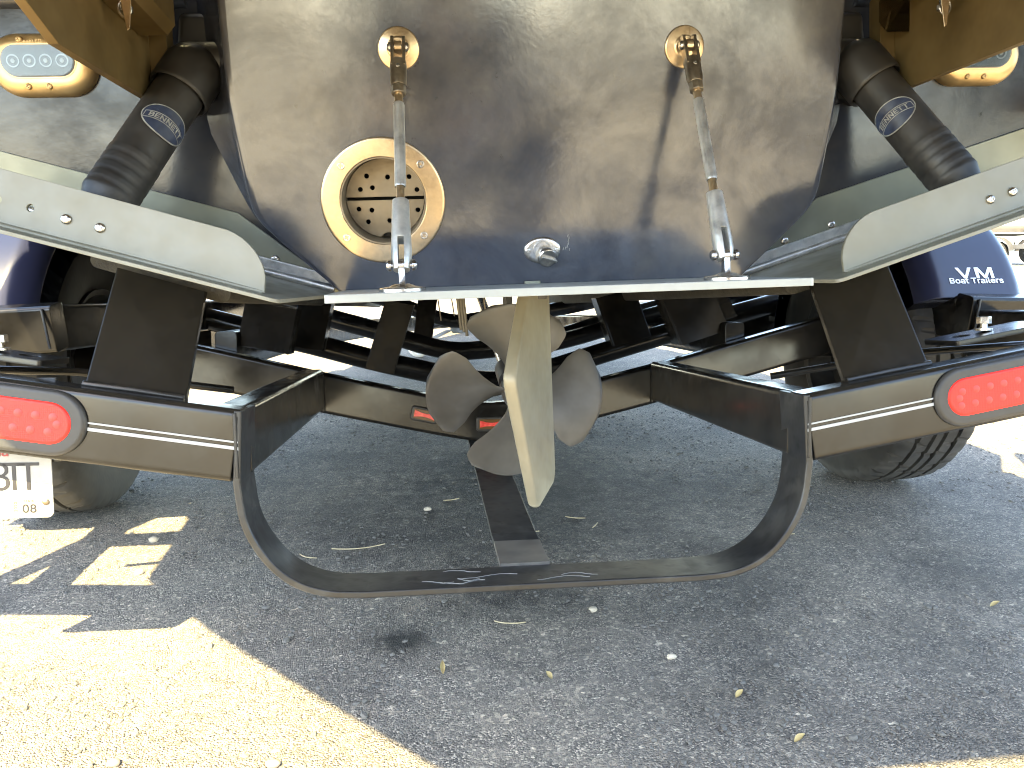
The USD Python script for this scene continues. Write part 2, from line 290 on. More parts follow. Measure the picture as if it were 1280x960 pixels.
def screw_mesh(o, nrm, r=.0055, h=.0028, rotd=.4, flat=False):
    """pan or flush screw head with its cross recess cut in"""
    nrm = unit(nrm); a = unit(np.cross(nrm, [0, 0, 1])); b = np.cross(nrm, a)
    if flat: prof = [(0, -.001), (r, -.001), (r, .0007), (r*.92, .0011), (0, .0011)]; top = .0011
    else: prof = [(0, -.001), (r, -.001), (r, .0004)] + [(r*math.cos(t), .0004+(h-.0004)*math.sin(t)) for t in np.linspace(.15, 1.45, 6)] + [(0, h)]; top = h
    m = lathe(prof, o, nrm, 20)
    for q in (0, math.pi/2):
        d = math.cos(rotd+q)*a + math.sin(rotd+q)*b; e = np.cross(nrm, d)
        c = trimesh.creation.box((1.15*r, .27*r, .0024)); c.apply_transform(frame(np.asarray(o)+nrm*top, d, e))
        m = trimesh.boolean.difference([m, c], engine='manifold')
    return m
def chaikin(p, n=2, closed=True):
    p = np.asarray(p, float)
    for _ in range(n):
        q = np.roll(p, -1, 0) if closed else p[1:]; a = p if closed else p[:-1]
        p2 = np.stack([.75*a+.25*q, .25*a+.75*q], 1).reshape(-1, p.shape[1])
        p = p2 if closed else np.vstack([p[:1], p2, p[-1:]])
    return p
def text(s, h, o, ex, ey, depth=.0006, bold=False, wrap=None):
    m = meshkit.text_mesh(s, h, depth, bold); m.apply_translation((-m.bounds.mean(0)[0], -h/2, 0)); m.apply_transform(frame(o, ex, ey)); return m
def put_screw(parent, o, nrm, r=.0055, h=.0028, mat='steel', fr='B', rotd=.4, flat=False):
    return obj('screw', screw_mesh(o, nrm, r, h, rotd, flat), mat, parent, fr, 40)

# ------------------------------------------------------------------ the ground
def ground_mesh():
    xs = np.concatenate([[-600, -200, -60, -20, -8, -4], np.arange(-2.4, 2.41, .03), [4, 8, 20, 60, 200, 600]])
    ys = np.concatenate([[-600, -200, -60, -20, -8, -4, -2, -1, 0], np.arange(.3, 4.0, .03), [5, 7, 12, 20, 60, 200, 600]])
    X, Y = np.meshgrid(xs, ys, indexing='ij'); P = np.stack([X, Y, np.zeros_like(X)], -1).reshape(-1, 3)
    w = np.clip(1-np.maximum(np.abs(P[:, 0])-2.0, 0)/.4, 0, 1)*np.clip((P[:, 1]-.3)/.3, 0, 1)*np.clip((3.9-P[:, 1])/.4, 0, 1)
    P[:, 2] = w*(.010*(meshkit.fbm(P*A(3, 3, 0)+7.3, 4)-.5) + .003*(meshkit.noise(P*A(30, 30, 0)+3.1)-.5))
    ny = len(ys); i, j = np.meshgrid(np.arange(len(xs)-1), np.arange(ny-1), indexing='ij'); i, j = i.ravel(), j.ravel()
    q = np.stack([i*ny+j, (i+1)*ny+j, (i+1)*ny+j+1, i*ny+j+1], 1)
    return trimesh.Trimesh(P, np.vstack([q[:, [0, 1, 2]], q[:, [0, 2, 3]]]), process=False)
def zg(x, y):
    p = A(x, y, 0)[None]; return float(.010*(meshkit.fbm(p*A(3, 3, 0)+7.3, 4)-.5)[0] + .003*(meshkit.noise(p*A(30, 30, 0)+3.1)-.5)[0])
obj('asphalt_ground', ground_mesh(), 'asphalt', fr='W', smooth=True, kind='structure')

rng = np.random.default_rng(11)
def pebble(seed, flat=.6):
    m = trimesh.creation.icosphere(subdivisions=1); r = np.random.default_rng(seed)
    m.vertices *= (1+.28*(r.random(len(m.vertices))-.5))[:, None]; m.vertices *= A(1, .6+.4*r.random(), flat); return m
def gravel(n, smin, smax, box_, seed):
    r = np.random.default_rng(seed); vs, fs, off = [], [], 0
    base = [trimesh.creation.icosahedron() for _ in range(6)]
    for k, b in enumerate(base):
        b.vertices *= (1+.5*(np.random.default_rng(k+50).random(12)-.5))[:, None]*A(1, .75, .55)
    x0, x1, y0, y1 = box_
    xy = np.stack([x0+(x1-x0)*r.random(n), y0+(y1-y0)*r.random(n)**1.5], 1)
    keep = meshkit.fbm(np.c_[xy*3.2, np.zeros(n)]+21, 3) + .35*(r.random(n)-.5) > .47; xy = xy[keep]
    P = np.c_[xy, np.zeros(len(xy))]
    z = .010*(meshkit.fbm(P*A(3, 3, 0)+7.3, 4)-.5) + .003*(meshkit.noise(P*A(30, 30, 0)+3.1)-.5)
    sz = smin*(smax/smin)**(r.random(len(xy))**2.2); th = r.random(len(xy))*2*np.pi; kd = r.integers(0, 6, len(xy))
    V = np.stack([b.vertices for b in base]); Fb = base[0].faces
    v = V[kd]*sz[:, None, None]; c, s_ = np.cos(th)[:, None], np.sin(th)[:, None]
    v = np.stack([v[..., 0]*c - v[..., 1]*s_, v[..., 0]*s_ + v[..., 1]*c, v[..., 2]], -1)
    v += np.c_[xy, z+sz*.22][:, None, :]
    f = Fb[None] + (np.arange(len(xy))*12)[:, None, None]
    return trimesh.Trimesh(v.reshape(-1, 3), f.reshape(-1, 3), process=False)
obj('loose_gravel', cat([gravel(42000, .0011, .0052, (-1.5, 2.0, .55, 3.2), 3), gravel(450, .004, .0075, (-1.4, 1.8, .6, 2.6), 5)]), 'stone', fr='W', smooth=False, kind='stuff',
    label='fine loose gravel strewn over the worn asphalt', category='gravel')
for (x, y, r, m, lab) in [(-.715, 1.565, .0105, 'pale_stone', 'small pale pebble on the edge of the striped sunlit patches left of the hoop'),
        (-.682, 1.398, .008, 'pale_stone', 'small round pale pebble in the sunlit slot below the left beam'),
        (-.325, .823, .0085, 'brown_stone', 'brown pebble in the bright sunlight at the bottom edge of the picture'),
        (-.51, .845, .0075, 'brown_stone', 'dark pebble on the sunlit ground near the bottom left corner'),
        (-.79, 1.02, .007, 'brown_stone', 'reddish stone at the left edge of the sunlit asphalt'),
        (-.155, 1.69, .009, 'pale_stone', 'pale flat stone lying in the shade under the propeller'),
        (.12, 1.16, .0075, 'pale_stone', 'pale chip of stone in the shade right of the hoop strap foot'),
        (.205, 1.005, .007, 'pale_stone', 'cream stone chip on the grey shaded ground below the hoop')]:
    p = pebble(int(abs(x)*1000), .62); p.apply_scale(r); p.apply_translation((x, y, zg(x, y)+r*.4)); obj('pebble', p, m, fr='W', smooth=50, label=lab, category='pebble')
def strawm(x, y, ang, L, bend):
    t = np.linspace(-.5, .5, 9); c, s_ = math.cos(ang), math.sin(ang)
    pts = np.stack([x+c*t*L - s_*bend*(t*t-.1)*L, y+s_*t*L + c*bend*(t*t-.1)*L, [zg(x+c*q*L, y+s_*q*L)+.0032 for q in t]], 1)
    return tube(pts, .0011, 6)
for (x, y, a, L, b, lab) in [(-.29, 1.475, .12, .105, .4, 'long curved straw inside the left bend of the hoop'), (-.385, 1.44, -.5, .04, .6, 'short hooked straw beside the left bend of the hoop'),
        (.055, 1.52, .1, .05, .2, 'short straw right of the rudder foot'), (.17, 1.60, -.35, .045, .1, 'straw in the shade between rudder and right hoop bend'),
        (.205, 1.55, 1.0, .03, .1, 'tiny upright-lying straw near the right hoop bend'), (-.10, 1.75, .3, .04, .1, 'thin straw on the shaded asphalt left of the strap'),
        (-.02, 1.13, -.2, .05, .5, 'dry stem in front of the middle of the hoop'), (.585, 1.45, -.4, .035, .3, 'pale twig on the shaded ground right of the hoop')]:
    obj('straw', strawm(x, y, a, L, b), 'straw', fr='W', smooth=True, label=lab, category='straw')
def leafm(x, y, ang, L, W):
    t = np.linspace(0, 1, 9); w = W*np.sin(np.pi*t**.8); v = []
    for k, q in enumerate(t):
        for s_ in (-1, 0, 1): v.append(((q-.5)*L, s_*w[k], .003+.004*abs(s_)*math.sin(3*q)+.006*q*q))
    v = np.array(v); c, s_ = math.cos(ang), math.sin(ang)
    P = np.c_[x+v[:, 0]*c-v[:, 1]*s_, y+v[:, 0]*s_+v[:, 1]*c, v[:, 2]+zg(x, y)]; f = []
    for k in range(8):
        for j in (0, 1): a = 3*k+j; f += [(a, a+3, a+4), (a, a+4, a+1)]
    m = trimesh.Trimesh(P, f, process=False); m2 = m.copy(); m2.vertices += A(0, 0, -.0006); m2.invert(); return cat([m, m2])
for (x, y, a, L, W, lab) in [(-.127, 1.005, 1.6, .026, .0035, 'narrow tan leaf lying upright in the middle of the foreground'),
        (.265, .90, .5, .014, .004, 'small yellow leaf scrap on the grey foreground'), (.30, .80, .3, .016, .004, 'yellow leaf scrap low in the right foreground'),
        (.78, 1.10, .2, .02, .004, 'yellowish leaf scrap by the right edge of the shaded ground'), (.02, .97, 2.2, .012, .004, 'tan leaf crumb right of the narrow leaf')]:
    obj('dry_leaf', leafm(x, y, a, L, W), 'leaf', fr='W', smooth=True, label=lab, category='leaf')

# ------------------------------------------------------------------ the boat (boat frame: x right, y forward, z up from eye height)
RHO = math.tan(math.radians(13))
EZ = unit(A(0, -RHO, 1)); NT = unit(A(0, -1, -RHO))            # up the raked transom; out of it
def TP(X, z, out=0.0, y0=1.10): return A(X, y0-RHO*(z-.035), z) + NT*out
RH2 = math.tan(math.radians(8)); NS = unit(A(0, -1, -RH2)); ES = unit(A(0, -RH2, 1))
def SP(X, z, out=0.0): return A(X, 1.165-RH2*(z-.035), z) + NS*out
boat = thing('motorboat', B2W(A(0, 1.10, .05)), 'navy blue inboard motorboat seen from its raked stern, resting on the trailer', 'boat')

def bz(X): return .055 + .31*max(abs(X)-.30, 0)
def section(y, k):
    # half section keel -> gunwale; k shrinks towards the bow
    h = [(0, .052), (.30, .055), (.60, bz(.60)), (.84, bz(.84)), (.93, .275), (.99, .37), (1.05, .70)]
    return [(x*k, z) for x, z in h]
rings = []
for y, k, lift in [(None, 1, 0), (1.9, 1.0, .02), (2.8, .96, .05), (3.5, .80, .09), (4.2, .52, .17), (4.8, .20, .28), (5.05, .03, .38)]:
    hs = section(0, k); full = [(-x, z) for x, z in hs[:0:-1]] + hs
    rings.append(np.array([(x, (1.165-RH2*(z-.035)) if y is None else y, z+lift) for x, z in full]))
hull = skin(rings, cap=False)
t2 = [(r[0], r[2]) for r in rings[0]]; cap = extr(Polygon(t2), .002, A(0, 0, 0), (1, 0, 0), (0, 0, 1))
cap.vertices[:, 1] = 1.165 - RH2*(cap.vertices[:, 2]-.035) + np.where(cap.vertices[:, 1] < -.001, 0.001, .003)
n0 = len(rings[0]); dk = []
for k in range(len(rings)-1):
    a, b, c, d = rings[k][0], rings[k][-1], rings[k+1][-1], rings[k+1][0]; dk.append(trimesh.Trimesh([a, b, c, d], [(0, 1, 2), (0, 2, 3)], process=False))
obj('hull', [hull, cap] + dk, 'gelside', boat, smooth=28)

# central stern pod that carries the stabiliser plate
OUT = [(-.288, .045), (-.338, .092), (-.381, .137), (-.400, .180), (-.409, .298), (-.406, .406), (-.398, .56), (.398, .56), (.406, .406), (.409, .298), (.400, .180), (.381, .137), (.338, .092), (.288, .045)]
mid = chaikin(np.array([(-.288, .045), (-.3375, .0915), (-.370, .1235), (-.386, .140), (-.396, .158), (-.400, .180), (-.406, .235), (-.411, .298), (-.4085, .40), (-.4055, .48), (-.402, .56)]), 2, False); oc = np.vstack([mid, mid[::-1]*A(-1, 1)])
e = np.roll(oc, -1, 0)-np.roll(oc, 1, 0); nn = np.stack([e[:, 1], -e[:, 0]], 1); nn /= np.linalg.norm(nn, axis=1, keepdims=True)
if (nn[3] @ (oc[3]-oc.mean(0))) < 0: nn = -nn
lowz = np.clip((oc[:, 1]-.12)/.16, .12, 1)[:, None]; nn[:, 1] *= .25; nn[np.abs(oc[:, 1]-.56) < .002] = [0, 0]; nn[np.abs(oc[:, 1]-.045) < .002, 1] = 0
def ring_pod(inset, depth):
    q = oc - nn*(inset if inset > 0 else inset*lowz)
    if depth is None: return np.array([SP(x, z, -.004) for x, z in q])
    if depth < 0: return np.array([TP(x, z, -.012)*(1+depth) - SP(x, z, -.004)*depth for x, z in q])
    return np.array([TP(x, z, -depth) for x, z in q])
prs = [ring_pod(i, d) for i, d in [(.011, 0), (.006, .0004), (.0025, .002), (.0003, .006), (-.004, -.12), (-.012, -.32), (-.030, -.68), (-.052, None)]]
sidew = skin(prs, cap=False)
EXC, EXR, EXI = (-.220, .166), .0835, .0575
DRC = (-.003, .095)
front = Polygon(oc - nn*.011).buffer(0).difference(Point(EXC[0], EXC[1]/1.0).buffer(.060, quad_segs=24))
fv, ff = trimesh.creation.triangulate_polygon(front, engine='earcut')
frontm = trimesh.Trimesh(np.array([TP(x, z) for x, z in fv]), ff, process=False); frontm.invert() if frontm.face_normals[0] @ NT < 0 else None
obj('stern_pod', [sidew, frontm], 'gel', boat, smooth=35)
for s in (-1, 1): obj('moulded_lip', tube([SP(s*.47, .455, .0), SP(s*.75, .455, .0), SP(s*.99, .455, 0)], .022, 16), 'gel', boat)

# exhaust outlet
O_ = TP(EXC[0], EXC[1]); ey_ = EZ
ex = obj('exhaust_ring', lathe([(EXI, -.004), (EXI, .0025), (EXI+.001, .0035), (EXR-.004, .0035), (EXR-.001, .0022), (EXR, 0), (EXR, -.004)], O_, NT, 96), 'ring', boat)
obj('exhaust_pipe', lathe([(EXI, .002), (EXI-.002, .002), (EXI-.002, -.075), (EXI, -.075)], O_, NT, 64), 'flap', ex)
obj('pipe_end', lathe([(EXI, -.074), (0, -.074), (0, -.076), (EXI, -.076)], O_, NT, 40), 'hole', ex)
def flapm(sign):
    P = Point(0, 0).buffer(EXI-.003, quad_segs=24).intersection(sbox(-.1, .0022, .1, .1) if sign > 0 else sbox(-.1, -.1, .1, -.0022))
    hs = [(-.024, .031), (.005, .029), (.035, .029), (-.034, .013), (-.017, .015), (.026, .016), (.045, .011)] if sign > 0 else [(-.038, -.014), (-.020, -.016), (-.026, -.032), (.004, -.031), (.045, -.017), (.026, -.030)]
    for x, z in hs: P = P.difference(Point(x, z).buffer(.0033, quad_segs=5))
    if sign < 0: P = P.difference(Point(.002, -.060).buffer(.0125))
    return extr(P, .0015, O_ - NT*.050, (1, 0, 0), EZ)
obj('exhaust_flap', flapm(1), 'flap', ex); obj('exhaust_flap', flapm(-1), 'flap', ex)
for a in (42, 138, 222, 318):
    x, z = .0705*math.cos(math.radians(a)), .0705*math.sin(math.radians(a))
    put_screw(ex, O_ + A(x, 0, 0) + EZ*z + NT*.0032, NT, .0052, flat=True, rotd=a)

# drain fitting with its screwed plug hanging half out
D_ = TP(*DRC); ov = np.array([(.0265*math.cos(t), .0190*math.sin(t)) for t in np.linspace(0, 2*np.pi, 64, endpoint=False)])
dr = obj('drain_fitting', dome(Polygon(ov), .0035, D_, (1, 0, 0), EZ, 4, .006), 'steel', boat)
obj('drain_socket', lathe([(.0135, .002), (.0135, .0065), (.0105, .0065), (.0095, -.004), (0, -.004)], D_ + EZ*.002, NT, 40), 'steel', dr)
obj('socket_bore', lathe([(.0094, -.003), (0, -.003), (0, -.0035)], D_ + EZ*.002, NT, 30), 'hole', dr)
ax = unit(NT + A(.18, 0, -.32)); pc = D_ + A(.0035, 0, -.0055) + NT*.006
obj('drain_plug', [lathe([(.0075, -.010), (.0075, .004), (.0125, .0045), (.0135, .006), (.0135, .011), (.012, .0125), (0, .0125)], pc, ax, 40)], 'steel', dr)
h1 = unit(np.cross(ax, A(.25, 0, 1))); m = trimesh.creation.box((.024, .0035, .007)); m.apply_transform(frame(pc + ax*.015, h1, np.cross(ax, h1))); obj('plug_grip', m, 'steel', dr)
for s in (-1, 1): put_screw(dr, D_ + A(s*.0205, 0, 0) + NT*.0022, NT, .0042, .0022, rotd=.7*s)
r9 = np.random.default_rng(4)
obj('scuff', [extr(Polygon([(q[0], q[1]), (q[0]+.0011, q[1]+.0004), (q[0]+.0016, q[1]+.004), (q[0]+.0005, q[1]+.0035)]), .0003, D_ + NT*.0004, (1, 0, 0), EZ) for q in [(.029, -.001), (.032, .0), (.0345, .002), (.036, .006), (.0362, .0105), (.037, .014), (.0355, .017), (.038, -.002)]], 'label_white', boat)

# stabiliser plate on two adjustable struts
PT = lambda y: .034 + .06*(y-.843)
pl = Polygon([(-.275, .843), (.275, .843), (.281, 1.06), (.281, 1.096), (-.281, 1.096), (-.281, 1.06)]).buffer(-.006).buffer(.006, quad_segs=6)
plate = obj('stabiliser_plate', extr(pl, .009, A(0, .843, PT(.843)), (1, 0, 0), unit(A(0, 1, .06)), -.009).apply_transform(trimesh.transformations.translation_matrix(-.843*unit(A(0, 1, .06)))), 'white', boat)
obj('plate_lug', box(-.029, -.007, 1.088, 1.096, .046, .0525), 'leafsteel', plate)
for s in (-1, 1):
    T0 = TP(s*.188, .351); T1 = T0 + NT*.021; B0 = A(s*.193, .900, PT(.9)); B1 = B0 + A(0, .006, .030)
    d = unit(B1-T1); L = np.linalg.norm(B1-T1); at = lambda t: T1 + d*L*t
    sx = unit(A(1, 0, 0) - d*d[0]); sy_ = np.cross(d, sx)
    st = obj('strut', lathe([(.0062, .275*L), (.0068, .285*L), (.0070, .65*L), (.0062, .66*L)], T1, d, 12), 'dullsteel', boat, smooth=20)
    obj('thread', cyl(at(.20), at(.28), .0052), 'ring', st); obj('thread', cyl(at(.655), at(.74), .0052), 'ring', st)
    obj('nut', lathe([(.004, .192*L), (.0088, .194*L), (.0092, .198*L), (.0092, .225*L), (.0085, .232*L), (.004, .234*L)], T1, d, 8), 'darkbronze', st, smooth=25)
    # upper fork
    prong = [Polygon([(-.0062, -.010), (.0062, -.010), (.0078, .03), (-.0078, .03)]).union(Point(0, -.008).buffer(.0066))]
    fk = [extr(prong[0], .0036, T1 + sx*(.0055 if q > 0 else -.0091), sy_, d) for q in (1, -1)]
    fk.append(lathe([(0, .022), (.0100, .022), (.0105, .028), (.0104, .17*L), (.0088, .193*L), (0, .193*L)], T1, d, 28))
    obj('upper_fork', fk, 'darkbronze', st, smooth=40)
    obj('fork_hole', lathe([(.0022, 0), (.0026, .0008), (.0014, .0012), (0, .0004)], at(.115) - sy_*.0100, -sy_, 14) if (-sy_)@A(0, -1, 0) > 0 else lathe([(.0022, 0), (.0026, .0008), (.0014, .0012), (0, .0004)], at(.115) + sy_*.0100, sy_, 14), 'steel', st)
    obj('upper_base', lathe([(0, .0068), (.0125, .0066), (.0135, .0062), (.0145, .0052), (.0248, .0036), (.0262, .0026), (.0268, 0), (.0268, -.002)], T0, NT, 64), 'ring', st)
    obj('upper_eye', [extr(Polygon([(-.0075, 0), (.0075, 0), (.006, .020)]).buffer(.001).union(Point(0, .021).buffer(.0072)), .0086, T0 + A(-.0043, 0, 0), np.cross(NT, A(1, 0, 0)), NT)], 'ring', st)
    obj('upper_pin', [cyl(T1 - sx*.0135, T1 + sx*.0135, .0032, n=16)] + [lathe([(0, .0035), (.0042, .003), (.0058, .0012), (.0058, -.001)], T1 + sx*.0100*q, sx*q, 18) for q in (1, -1)], 'steel', st)
    # lower socket fork
    soc = lathe([(.0060, .72*L), (.0098, .722*L), (.0102, .735*L), (.0108, .80*L), (.0118, .90*L), (.0122, .93*L), (.0122, .955*L), (.0, .955*L)], T1, d, 32)
    slot = trimesh.creation.box((.0072, .06, .040)); slot.apply_transform(frame(at(.96), sx, sy_)); 
    try:
        soc2 = lathe([(0, .72*L), (.0098, .722*L), (.0102, .735*L), (.0108, .80*L), (.0118, .90*L), (.0122, .93*L), (.0118, L-.006), (.0095, L+.006), (0, L+.006)], T1, d, 40)
        soc = trimesh.boolean.difference([soc2, slot], engine='manifold')
    except Exception: pass
    obj('lower_fork', soc, 'dullsteel', st, smooth=35)
    obj('lower_eye', [extr(Polygon([(-.011, .004), (.011, .004), (.006, .012), (.0055, .030), (-.0055, .030), (-.006, .012)]).union(Point(0, .030).buffer(.0068)), .0066, B0 + A(-.0033, .003, 0), (0, 1, .05), (0, 0, 1))], 'steel', st)
    obj('lower_pin', [cyl(B1 - A(.0165, 0, 0), B1 + A(.0165, 0, 0), .003, n=14)] + [lathe([(0, .005), (.0045, .0042), (.0065, .0018), (.0065, -.0012), (.003, -.0012)], B1 + A(q*.0132, 0, 0), (q, 0, 0), 20) for q in (1, -1)], 'steel', st)
    obj('lower_base', lathe([(0, .0085), (.008, .0085), (.0125, .007), (.015, .0058), (.0255, .0045), (.0272, .0032), (.0272, 0)], B0, (0, -.06, 1), 64), 'steel', st)

# trim tabs with their fixed leaves, upright flanges and hydraulic rams
def tabz(X, y): return .024 + .30*(abs(X)-.306) + .11*(y-.9)
for s in (-1, 1):
    out = Polygon([(.297, 1.135), (.300, 1.10), (.335, .902), (.735, .902), (.735, 1.14), (.297, 1.14)]).buffer(-.012).buffer(.012, quad_segs=8)
    v, f = trimesh.creation.triangulate_polygon(out, engine='earcut'); 
    tm = trimesh.creation.extrude_polygon(out, .0045, engine='earcut')
    tm.vertices = np.array([(s*x, y, tabz(x, y)-.0045+z) for x, y, z in tm.vertices]); tm.invert() if s < 0 else None
    tab = obj('trim_tab', tm, 'tabsteel', boat)
    # fixed leaf on the transom
    lf = Polygon([(.288, .050), (.430, .166), (.80, .274), (.80, .204), (.302, .049)])
    lfm = trimesh.creation.extrude_polygon(lf, .004, engine='earcut'); lfm.vertices = np.array([SP(s*x, z, .001+t) for x, z, t in lfm.vertices]); lfm.invert() if lfm.volume < 0 else None
    obj('fixed_leaf', lfm, 'leafsteel', tab)
    hp = [A(s*x, 1.135, tabz(x, 1.135)+.005) for x in (.30, .56, .735)]
    obj('hinge', [tube(hp, .0055, 14)] + [tube([q - A(0, .003, -.0035), q + A(0, .024, .012)], .004, 8) for q in ()], 'dullsteel', tab)
    obj('hinge_leaf', rail([h + A(0, .006, .010) for h in hp], .004, .02, .0015, ES, top=False), 'dullsteel', tab)
    sc = ([(.384, .100), (.415, .145)] if s < 0 else [(.382, .104), (.456, .126)]) + [(.62, .18)]
    for x, z in sc[:1] if s < 0 else sc: put_screw(tab, SP(s*x, z, .0052), NS, .0062, .0030, rotd=x*9)
    # upright flange
    fl = [(.354, 0), (.352, .018)] + [(.352+.045*(1-math.cos(a)), .018+.045*math.sin(a)) for a in np.linspace(0, 1.45, 9)] + [(.735, .066), (.735, 0)]
    F = Polygon([(x, z + .30*(x-.306)) for x, z in fl])
    holes = [(.640, .029), (.606, .029)] if s < 0 else []
    for x, z in holes: F = F.difference(Point(x, z+.30*(x-.306)).buffer(.0042))
    fm = trimesh.creation.extrude_polygon(F, .0045, engine='earcut')
    fm.vertices = np.array([(s*x, .928+.05*(z-.1)+t, z + .024 + .11*.03 + .0005) for x, z, t in fm.vertices]); fm.invert() if s < 0 else None
    fl_ = obj('upright_flange', fm, 'tabsteel', tab)
    obj('flange_bend', [tube([A(s*x, .9265, tabz(x, .9265)+.0015) for x in (.356, .6, .73)], .0032, 10)], 'tabsteel', tab)
    for x in ([.568, .532] if s < 0 else [.580, .550, .655]): put_screw(tab, A(s*x, .927, .024+.0033+.30*(x-.306)+.027), (0, -1, 0), .0058, .0034, rotd=x*13)
    # ram
    Ta, Tb = A(s*.462, 1.075, .335), A(s*.547, .985, .158); ad = unit(Tb-Ta); AL = np.linalg.norm(Tb-Ta)
    ram = obj('ram', lathe([(0, .0), (.029, .0), (.0315, .006), (.0315, .64*AL)] + [(.0322 - (0.0010 if q % 5 == 0 else 0), .66*AL + q*.0132*AL) for q in range(0, 24)] + [(.030, AL*.99), (.026, AL+.010), (0, AL+.010)], Ta, ad, 56), 'rubber', boat, smooth=50)
    obj('ram_cap', [lathe([(0, -.030), (.028, -.030), (.034, -.022), (.0385, -.008), (.0385, .030), (.0375, .034), (.036, .035), (.033, .030)], Ta, ad, 56)], 'rubber', ram, smooth=45)
    mb = SP(s*.442, .362); pad = Polygon([(-.038, -.03), (.035, -.055), (.042, -.02), (.03, .055), (-.03, .055)]).buffer(.01)
    obj('ram_mount', [dome(pad if s > 0 else Polygon([(-x, y) for x, y in pad.exterior.coords]), .014, mb, (1, 0, 0), ES, 5, .010), cyl(mb + NS*.01, Ta - ad*.02, .022, .026), lathe([(.024, -.030), (.024, .030), (0, .030)], mb + NS*.030 + A(s*-.01, 0, .0), (1, 0, 0), 28)], 'rubber', ram, smooth=40)
    for (x, z) in ((.418, .378), (.404, .332)): put_screw(ram, SP(s*x, z, .0125), NS, .0062, .0035, mat='bronze')
    # oval label wrapped on the ram
    camd = unit((EYE-A(XB, 0, 0)) - (Ta+Tb)/2); u0 = unit(camd - ad*(camd@ad)); u0 = unit(u0 + (.25*s)*np.cross(ad, u0)*(1)); w0 = np.cross(u0, ad); w0 = w0 if w0[0] > 0 else -w0
    def wrap(p2, r):      # (across, along-up) on the cylinder
        p2 = np.asarray(p2, float); th = p2[:, 0]/.0335; c0 = Ta + ad*.44*AL
        return c0 - ad*p2[:, 1:2] + (u0*np.cos(th)[:, None] + w0*np.sin(th)[:, None])*r
    def patch(poly, r):
        m = cat([trimesh.creation.extrude_polygon(g_, .0003, engine='earcut').subdivide_to_size(.004) for g_ in getattr(poly, 'geoms', [poly])]); z = m.vertices[:, 2].copy()
        m.vertices = wrap(m.vertices[:, :2], (r+z)[:, None])
        if m.volume < 0: m.invert()
        return m
    oval = Polygon([(.033*math.cos(t), .0205*math.sin(t)) for t in np.linspace(0, 2*np.pi, 48, endpoint=False)])
    lb = obj('ram_label', patch(oval, .0337), 'label_white', ram, smooth=30)
    band = Polygon([(x, -.004+.006*(1-(x/.03)**2)-.0048) for x in np.linspace(-.0285, .0285, 15)] + [(x, -.004+.006*(1-(x/.03)**2)+.0048) for x in np.linspace(.0285, -.0285, 15)])
    inner = oval.buffer(-.0016)
    blue = inner.difference(band.boundary.buffer(.0006))
    obj('label_print', patch(blue, .0340), 'label_blue', ram, smooth=30)
    tm = meshkit.text_mesh('BENNETT', .0060, .0003, True); tm.apply_translation((-tm.bounds.mean(0)[0], -.003, 0)); sc_ = .046/(tm.bounds[1, 0]-tm.bounds[0, 0]); tm.vertices[:, 0] *= sc_
    tm.vertices[:, 1] += -.004+.006*(1-(tm.vertices[:, 0]/.03)**2); z = tm.vertices[:, 2].copy(); tm.vertices = wrap(tm.vertices[:, :2], (.0343+z)[:, None])
    if tm.volume < 0: tm.invert()
    obj('label_lettering', tm, 'label_white', ram, smooth=False)

# underwater lights
for s in (-1, 1):
    c = SP(s*.662, .363); body = stad(.138, .080)
    uw = obj('underwater_light', dome(body, .020, c, (1, 0, 0), ES, 8, .017), 'bronze', boat, smooth=50)
    lens = stad(.092, .040)
    obj('lens_rim', extr(lens.buffer(.0022).difference(lens.buffer(-.0008)), .003, c + ES*.003 + NS*.0195, (1, 0, 0), ES, -.0022), 'bronze', uw)
    obj('led_panel', extr(lens, .001, c + ES*.003 + NS*.0201, (1, 0, 0), ES), 'led_back', uw)
    for k in range(4):
        q = c + ES*.003 + NS*.0212 + A((k-1.5)*.0205, 0, 0)
        obj('led', lathe([(.0082, -.002), (.0082, .0008), (.0066, .0008), (.0058, -.001), (.0032, -.001), (.0028, .0008), (0, .0016)], q, NS, 28), 'led_ring', uw)
    obj('lens', extr(lens.buffer(-.001), .0008, c + ES*.003 + NS*.0235, (1, 0, 0), ES), 'glass', uw)
    for x, z in ((-.017, -.0285), (.009, -.0285), (-.02, .030)): put_screw(uw, c + A(x, 0, 0) + ES*z + NS*.0185, NS, .0042, .0028, mat='bronze')
    obj('embossed_lettering', text('OceanLED', .0048, c + ES*.0275 + A(-.008, 0, 0) + NS*.0188, (1, 0, 0), ES, .001, True), 'bronze', uw, smooth=False)

